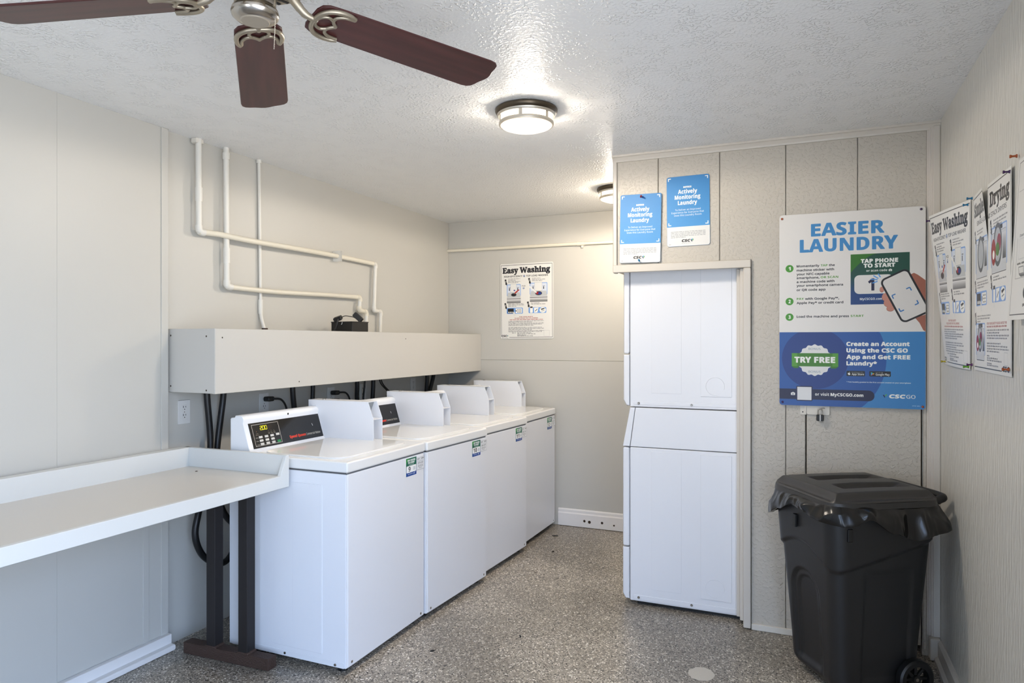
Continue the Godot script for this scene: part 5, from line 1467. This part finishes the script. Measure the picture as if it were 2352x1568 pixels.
func build_can() -> void:
	var at := v3(0.169, 0, -3.273)
	var turn := deg_to_rad(33.0)
	var t := thing("trash_can", at, "wheeled dark grey plastic trash can with ridged lid in the corner", "bin")
	t.rotation.y = turn
	var body := func(u: float, v: float) -> Vector3:
		var y := lerpf(0.02, 0.775, v)
		var k := smoothstep(0.0, 1.0, v) * 0.35 + v * 0.65
		var a := lerpf(0.188, 0.232, k); var b := lerpf(0.172, 0.217, k)
		var q := round_at(u, a, b, 0.06)
		var p: Vector2 = q[0]; var n: Vector2 = q[1]
		var off := -0.035 * pow(1.0 - clampf(v / 0.07, 0.0, 1.0), 2.0)
		var yb := lerpf(0.52, 0.63, clampf((p.x + 0.2) / 0.4, 0.0, 1.0))
		if n.x < -0.5: yb = 0.52 + 0.075 * cos(clampf((p.y + 0.02) / 0.19, -1.0, 1.0) * PI / 2)
		off += 0.011 * smoothstep(yb - 0.007, yb + 0.007, y)
		if n.x < -0.9:
			for w in [[0.098, 0.475, 0.011], [0.070, 0.445, 0.007]]:
				var h: float = w[0]
				var dx := absf(p.y + 0.015)
				var top: float = w[1] - h
				var dd := dx - h if y < top else Vector2(dx, y - top).length() - h
				off -= w[2] * (1.0 - smoothstep(-0.010, 0.002, dd)) * smoothstep(0.05, 0.09, y)
		if n.y > 0.9:
			var dd := absf(p.x - 0.02) - 0.11
			off -= 0.005 * (1.0 - smoothstep(-0.012, 0.002, dd)) * (1.0 - smoothstep(0.50, 0.53, y)) * smoothstep(0.05, 0.09, y)
		p += n * off
		return v3(p.x, y, p.y)
	var b := MB.new().grid(240, 120, body, true, true)
	part("body", t, b, M.can)
	part("bottom", t, MB.new().prism(rrect(-0.14, -0.125, 0.14, 0.125, 0.04), v3(0, 0.012, 0), X, -Z, 0.0, 0.02), M.can)
	var slots := MB.new()
	slots.box(v3(-0.105, 0.648, 0.2195), v3(-0.085, 0.70, 0.2245), 0.003)
	part("rim", t, MB.new().grid(160, 6, func(u, v):
		var q := round_at(u, 0.236, 0.221, 0.062)
		var ang: float = v * TAU
		var p: Vector2 = q[0] + q[1] * 0.009 * cos(ang)
		return v3(p.x, 0.775 + 0.012 * sin(ang), p.y), true, true), M.can)
	for q in [[-0.246, -0.03, 0.0], [-0.17, 0.224, 1.0]]:
		var c := v3(q[0], 0.675, q[1])
		var e := v3(0.006, 0.028, 0.011) if q[2] == 0.0 else v3(0.011, 0.026, 0.006)
		part("latch_slot", t, MB.new().box(c - e, c + e, 0.003), M.black_plastic)
	# lid
	var lid := func(u: float, v: float) -> Vector3:
		var x := u * 2.0 - 1.0; var z := v * 2.0 - 1.0
		var m := maxf(absf(x), absf(z))
		var ph := atan2(z, x)
		var s := fposmod(ph / TAU, 1.0)
		var dir := Vector2(cos(ph), sin(ph))
		# distance to a rounded rectangle along this direction
		var a := 0.252; var bq := 0.238; var ex := 6.0
		var R := pow(pow(absf(dir.x) / a, ex) + pow(absf(dir.y) / bq, ex), -1.0 / ex)
		var p := dir * R * m
		var y := 0.806
		var edge := minf(a - absf(p.x), bq - absf(p.y))
		var back := smoothstep(0.19, 0.235, p.x)
		y += 0.028 * smoothstep(0.022, 0.052, edge) + 0.008 * (1.0 - (p.length() / 0.3))
		for qc in [0.085, -0.085]:
			var fx := smoothstep(-0.135, -0.095, p.x) * (1.0 - smoothstep(0.13, 0.20, p.x))
			var fz := 1.0 - smoothstep(0.028, 0.046, absf(p.y - qc))
			y -= 0.020 * fx * fz
		var lip := smoothstep(0.985, 1.0, m)
		y -= 0.006 * lip
		return v3(p.x, y, p.y)
	var lb := MB.new().grid(96, 96, lid, false, true)
	lb.grid(160, 3, func(u, v):
		var ph: float = u * TAU
		var dir := Vector2(cos(ph), sin(ph))
		var R := pow(pow(absf(dir.x) / 0.252, 6.0) + pow(absf(dir.y) / 0.238, 6.0), -1.0 / 6.0)
		return v3(dir.x * (R + 0.004 * v), 0.800 - 0.023 * v, dir.y * (R + 0.004 * v)), true, false)
	part("lid", t, lb, M.can_lid)
	var hd := part("handle", t, MB.new().tube(smooth_path([v3(0.225, 0.765, -0.155), v3(0.275, 0.785, -0.155), v3(0.300, 0.795, -0.14), v3(0.303, 0.796, 0.0), v3(0.300, 0.795, 0.15), v3(0.275, 0.785, 0.165), v3(0.225, 0.765, 0.165)], 6), 0.0165, 12), M.black_plastic)
	for q in [-0.175, 0.195]:
		var w := MB.new(); w.xf = Transform3D(Basis(X, Z, -Y), v3(0.140, 0.078, q))
		var wheel := part("wheel", t, w.lathe([Vector2(0.052, -0.016), Vector2(0.070, -0.018), Vector2(0.077, -0.012), Vector2(0.078, 0.0), Vector2(0.077, 0.012), Vector2(0.070, 0.018), Vector2(0.052, 0.016), Vector2(0.050, 0.004), Vector2(0.050, -0.004), Vector2(0.052, -0.016)], 40), M.rubber)
		var hb := MB.new(); hb.xf = w.xf
		hb.lathe([Vector2(0, -0.014), Vector2(0.016, -0.014), Vector2(0.018, 0.0), Vector2(0.016, 0.014), Vector2(0, 0.014)], 20)
		part("hub", wheel, hb, M.black_plastic)
		for i in 8:
			var a := TAU * i / 8.0
			var sp := MB.new(); sp.xf = w.xf * Transform3D(Basis(Y, a), Vector3.ZERO)
			part("spoke", wheel, sp.box(v3(0.014, -0.006, -0.006), v3(0.053, 0.006, 0.006), 0.002), M.black_plastic)
	part("axle", t, MB.new().tube([v3(0.140, 0.078, -0.19), v3(0.140, 0.078, 0.21)], 0.007, 8), M.steel)
	# liner
	var n1 := FastNoiseLite.new(); n1.seed = 4; n1.frequency = 1.0; n1.fractal_octaves = 2; n1.fractal_type = FastNoiseLite.FRACTAL_RIDGED
	var n2 := FastNoiseLite.new(); n2.seed = 8; n2.frequency = 1.0; n2.fractal_octaves = 2
	var hem := [[-180.0, 0.745], [-160.0, 0.715], [-135.0, 0.655], [-110.0, 0.70], [-60.0, 0.72], [0.0, 0.71], [25.0, 0.735], [42.0, 0.685], [70.0, 0.655], [95.0, 0.69], [118.0, 0.745], [132.0, 0.715], [150.0, 0.725], [165.0, 0.745], [180.0, 0.745]]
	var bag := func(u: float, v: float) -> Vector3:
		var q := round_at(u, 0.243, 0.228, 0.065)
		var p: Vector2 = q[0]; var n: Vector2 = q[1]
		var ang := rad_to_deg(atan2(p.y, p.x))
		var hy := 0.72
		for i in hem.size() - 1:
			if ang >= hem[i][0] and ang <= hem[i + 1][0]:
				var w := smoothstep(0.0, 1.0, (ang - hem[i][0]) / maxf(0.001, hem[i + 1][0] - hem[i][0]))
				hy = lerpf(hem[i][1], hem[i + 1][1], w)
		var y := lerpf(0.795, hy, clampf(v / 0.85, 0.0, 1.0))
		var off := 0.022 * sin(clampf(v / 0.55, 0.0, 1.0) * PI * 0.5)
		off += 0.022 * smoothstep(0.3, 0.8, v) * clampf((0.75 - hy) / 0.06, 0.0, 1.0)
		if v > 0.85:
			var k := (v - 0.85) / 0.15
			off -= 0.022 * k; y += 0.004 * k
		var N3 := v3(p.x, y, p.y)
		var amp := smoothstep(0.05, 0.35, v)
		off += amp * (0.026 * (n1.get_noise_3d(N3.x * 3.2, N3.y * 2.6, N3.z * 3.2) - 0.15) + 0.010 * n2.get_noise_3d(N3.x * 6.0, N3.y * 5.0, N3.z * 6.0))
		off += amp * 0.011 * (n1.get_noise_3d(N3.x * 9.0, N3.y * 3.0 + 2.0, N3.z * 9.0) - 0.2)
		y += amp * 0.012 * n2.get_noise_3d(N3.x * 5.0 + 5.0, N3.y, N3.z * 5.0)
		p += n * maxf(off, 0.002)
		return v3(p.x, y, p.y)
	var g := MB.new().grid(300, 44, bag, true, true)
	var bg := single("trash_bag", g, M.bag, "crumpled black trash bag liner folded over the bin's rim", "bag")
	bg.position = at; bg.rotation.y = turn

# ---------------------------------------------------------------- pins, padlock and floor bits
func pin(p: Vector3, out: Vector3, col: Color, label: String, flush := false) -> void:
	var m := mat(col, 0.25)
	var b := MB.new()
	if flush: b.lathe([Vector2(0, 0), Vector2(0.0055, 0), Vector2(0.0055, 0.0015), Vector2(0.004, 0.004), Vector2(0, 0.0048)], 16)
	else: b.lathe([Vector2(0, 0), Vector2(0.0052, 0), Vector2(0.0050, 0.002), Vector2(0.0030, 0.005), Vector2(0.0027, 0.011), Vector2(0.0044, 0.0145), Vector2(0.0050, 0.0165), Vector2(0.0046, 0.018), Vector2(0, 0.0182)], 16)
	var side := out.cross(Vector3.UP).normalized()
	if side.length() < 0.5: side = X
	var o := single("push_pin", b, m, label, "pin", "push pins holding the signs and posters")
	o.transform = Transform3D(Basis(side, out.normalized(), side.cross(out.normalized())), p)

func build_small() -> void:
	var zs := ZP + 0.013
	var orange := Color(0.62, 0.28, 0.10); var purple := Color(0.22, 0.08, 0.30); var teal := Color(0.08, 0.42, 0.58)
	pin(v3(-0.119, 2.032, zs), Z, orange, "orange pin at the large sign's upper left corner", true)
	pin(v3(0.470, 2.036, zs), Z, purple, "purple pin at the large sign's upper right corner", true)
	pin(v3(-0.117, 1.139, zs), Z, purple, "purple pin at the large sign's lower left corner", true)
	pin(v3(0.476, 1.137, zs), Z, orange, "orange pin at the large sign's lower right corner", true)
	pin(v3(-0.815, 2.199, zs), v3(0.3, 0.1, 1), Color(0.50, 0.10, 0.08), "dark red pin at the top of the lower monitoring notice")
	pin(v3(-0.806, 2.197, zs), v3(0.6, -0.4, 1), Color(0.12, 0.28, 0.55), "blue pin beside the red one on the lower notice")
	pin(v3(-0.826, 1.866, zs), v3(0.4, -0.5, 1), teal, "blue pin at the bottom of the lower monitoring notice")
	var W := v3(-1, 0, 0)
	pin(v3(0.484, 1.955, -3.445), W, purple, "purple pin at the upper left of the corner poster")
	pin(v3(0.539, 1.936, -2.985), W, teal, "blue pin inside the upper right of the corner poster")
	pin(v3(0.542, 1.950, -2.935), W, teal, "blue pin in the gap between the two full posters")
	pin(v3(0.538, 1.928, -2.412), W, purple, "purple pin at the upper right of the drying poster")
	pin(v3(0.541, 1.958, -2.350), W, orange, "orange pin at the upper left of the service poster")
	pin(v3(0.537, 1.349, -3.425), W, Color(0.68, 0.62, 0.10), "yellow pin at the lower left of the corner poster")
	pin(v3(0.540, 1.341, -2.985), W, Color(0.36, 0.60, 0.12), "green pin at the lower right of the corner poster")
	pin(v3(0.542, 1.350, -2.935), W, Color(0.32, 0.06, 0.34), "purple pin low in the gap between the two posters")
	pin(v3(0.540, 1.352, -2.43), W, orange, "orange pin at the lower right of the drying poster")
	# hasp and padlock on the closet door
	var h := thing("hasp", v3(0.03, 1.107, ZP), "painted metal hasp on the closet door below the large sign", "hasp")
	part("hinge_plate", h, MB.new().box(v3(-0.068, -0.028, -0.001), v3(-0.046, 0.028, 0.002), 0.001), M.strip)
	part("knuckle", h, MB.new().tube([v3(-0.043, -0.026, 0.004), v3(-0.043, 0.026, 0.004)], 0.004, 10), M.strip)
	part("strap", h, MB.new().prism(rrect(-0.040, -0.026, 0.062, 0.026, 0.008, 3), Vector3.ZERO, X, Y, 0.001, 0.005, 0.001), M.strip)
	for q in [[-0.056, 0.020], [-0.056, -0.014]]:
		part("screw", h, MB.new().prism(circle2(q[0], q[1], 0.0032, 10), Vector3.ZERO, X, Y, 0.0015, 0.003, 0.0006), M.black_plastic)
	part("staple", h, MB.new().tube(smooth_path([v3(0.022, 0.004, 0.003), v3(0.022, 0.006, 0.016), v3(0.030, 0.008, 0.018), v3(0.038, 0.008, 0.016), v3(0.040, 0.006, 0.003)], 4), 0.0022, 8), M.steel)
	var l := thing("padlock", v3(0.030, 1.070, ZP + 0.016), "small black padlock hanging from the hasp on the closet door", "padlock")
	part("body", l, MB.new().box(v3(0.004, -0.016, -0.009), v3(0.036, 0.014, 0.009), 0.003), M.black_plastic)
	part("shackle", l, MB.new().tube(smooth_path([v3(0.011, 0.012, 0), v3(0.011, 0.030, 0), v3(0.014, 0.038, 0), v3(0.020, 0.041, 0), v3(0.026, 0.038, 0), v3(0.029, 0.030, 0), v3(0.029, 0.012, 0)], 4), 0.003, 8), M.steel)
	part("band", l, MB.new().box(v3(0.018, -0.0165, 0.0085), v3(0.023, 0.0145, 0.0096), 0.0004), M.plate)
	# pale patch and litter on the floor
	var pts := []
	var rng := RandomNumberGenerator.new(); rng.seed = 3
	for i in 26:
		var a := TAU * i / 26.0
		pts.append(Vector2(cos(a) * 0.055, sin(a) * 0.062) * rng.randf_range(0.94, 1.06))
	single("floor_patch", MB.new().prism(pts, v3(-0.425, 0.0, -3.05), X, -Z, -0.004, 0.0012, 0.0008), relief(mat(Color(0.77, 0.75, 0.71), 0.5), noise_image(50, 0.05, 3), v3(6, 6, 6), 0.1), "small pale patch on the terrazzo in front of the alcove", "patch")
	var bits := [[v3(-1.716, 0, -4.783), 0.022, 0.3, "flat dark scrap on the floor by the last washer's corner"], [v3(-1.600, 0, -4.42), 0.010, 1.0, "small dark scrap on the floor in front of the third washer"], [v3(-1.287, 0, -3.086), 0.012, 2.0, "small dark screw lying mid-floor between washers and alcove"], [v3(-1.60, 0, -2.78), 0.011, 0.8, "small dark scrap on the floor near the first washer"]]
	for q in bits:
		var b := MB.new()
		b.tube([v3(-q[1], 0.003, 0), v3(-q[1] * 0.3, 0.004, 0.002), v3(q[1] * 0.5, 0.0035, -0.002), v3(q[1], 0.003, 0)], [0.0025, 0.0038, 0.0034, 0.002], 7)
		var o := single("floor_scrap", b, M.black_plastic, q[3], "scrap", "dark scraps on the floor")
		o.transform = Transform3D(Basis(Y, q[2]), q[0])
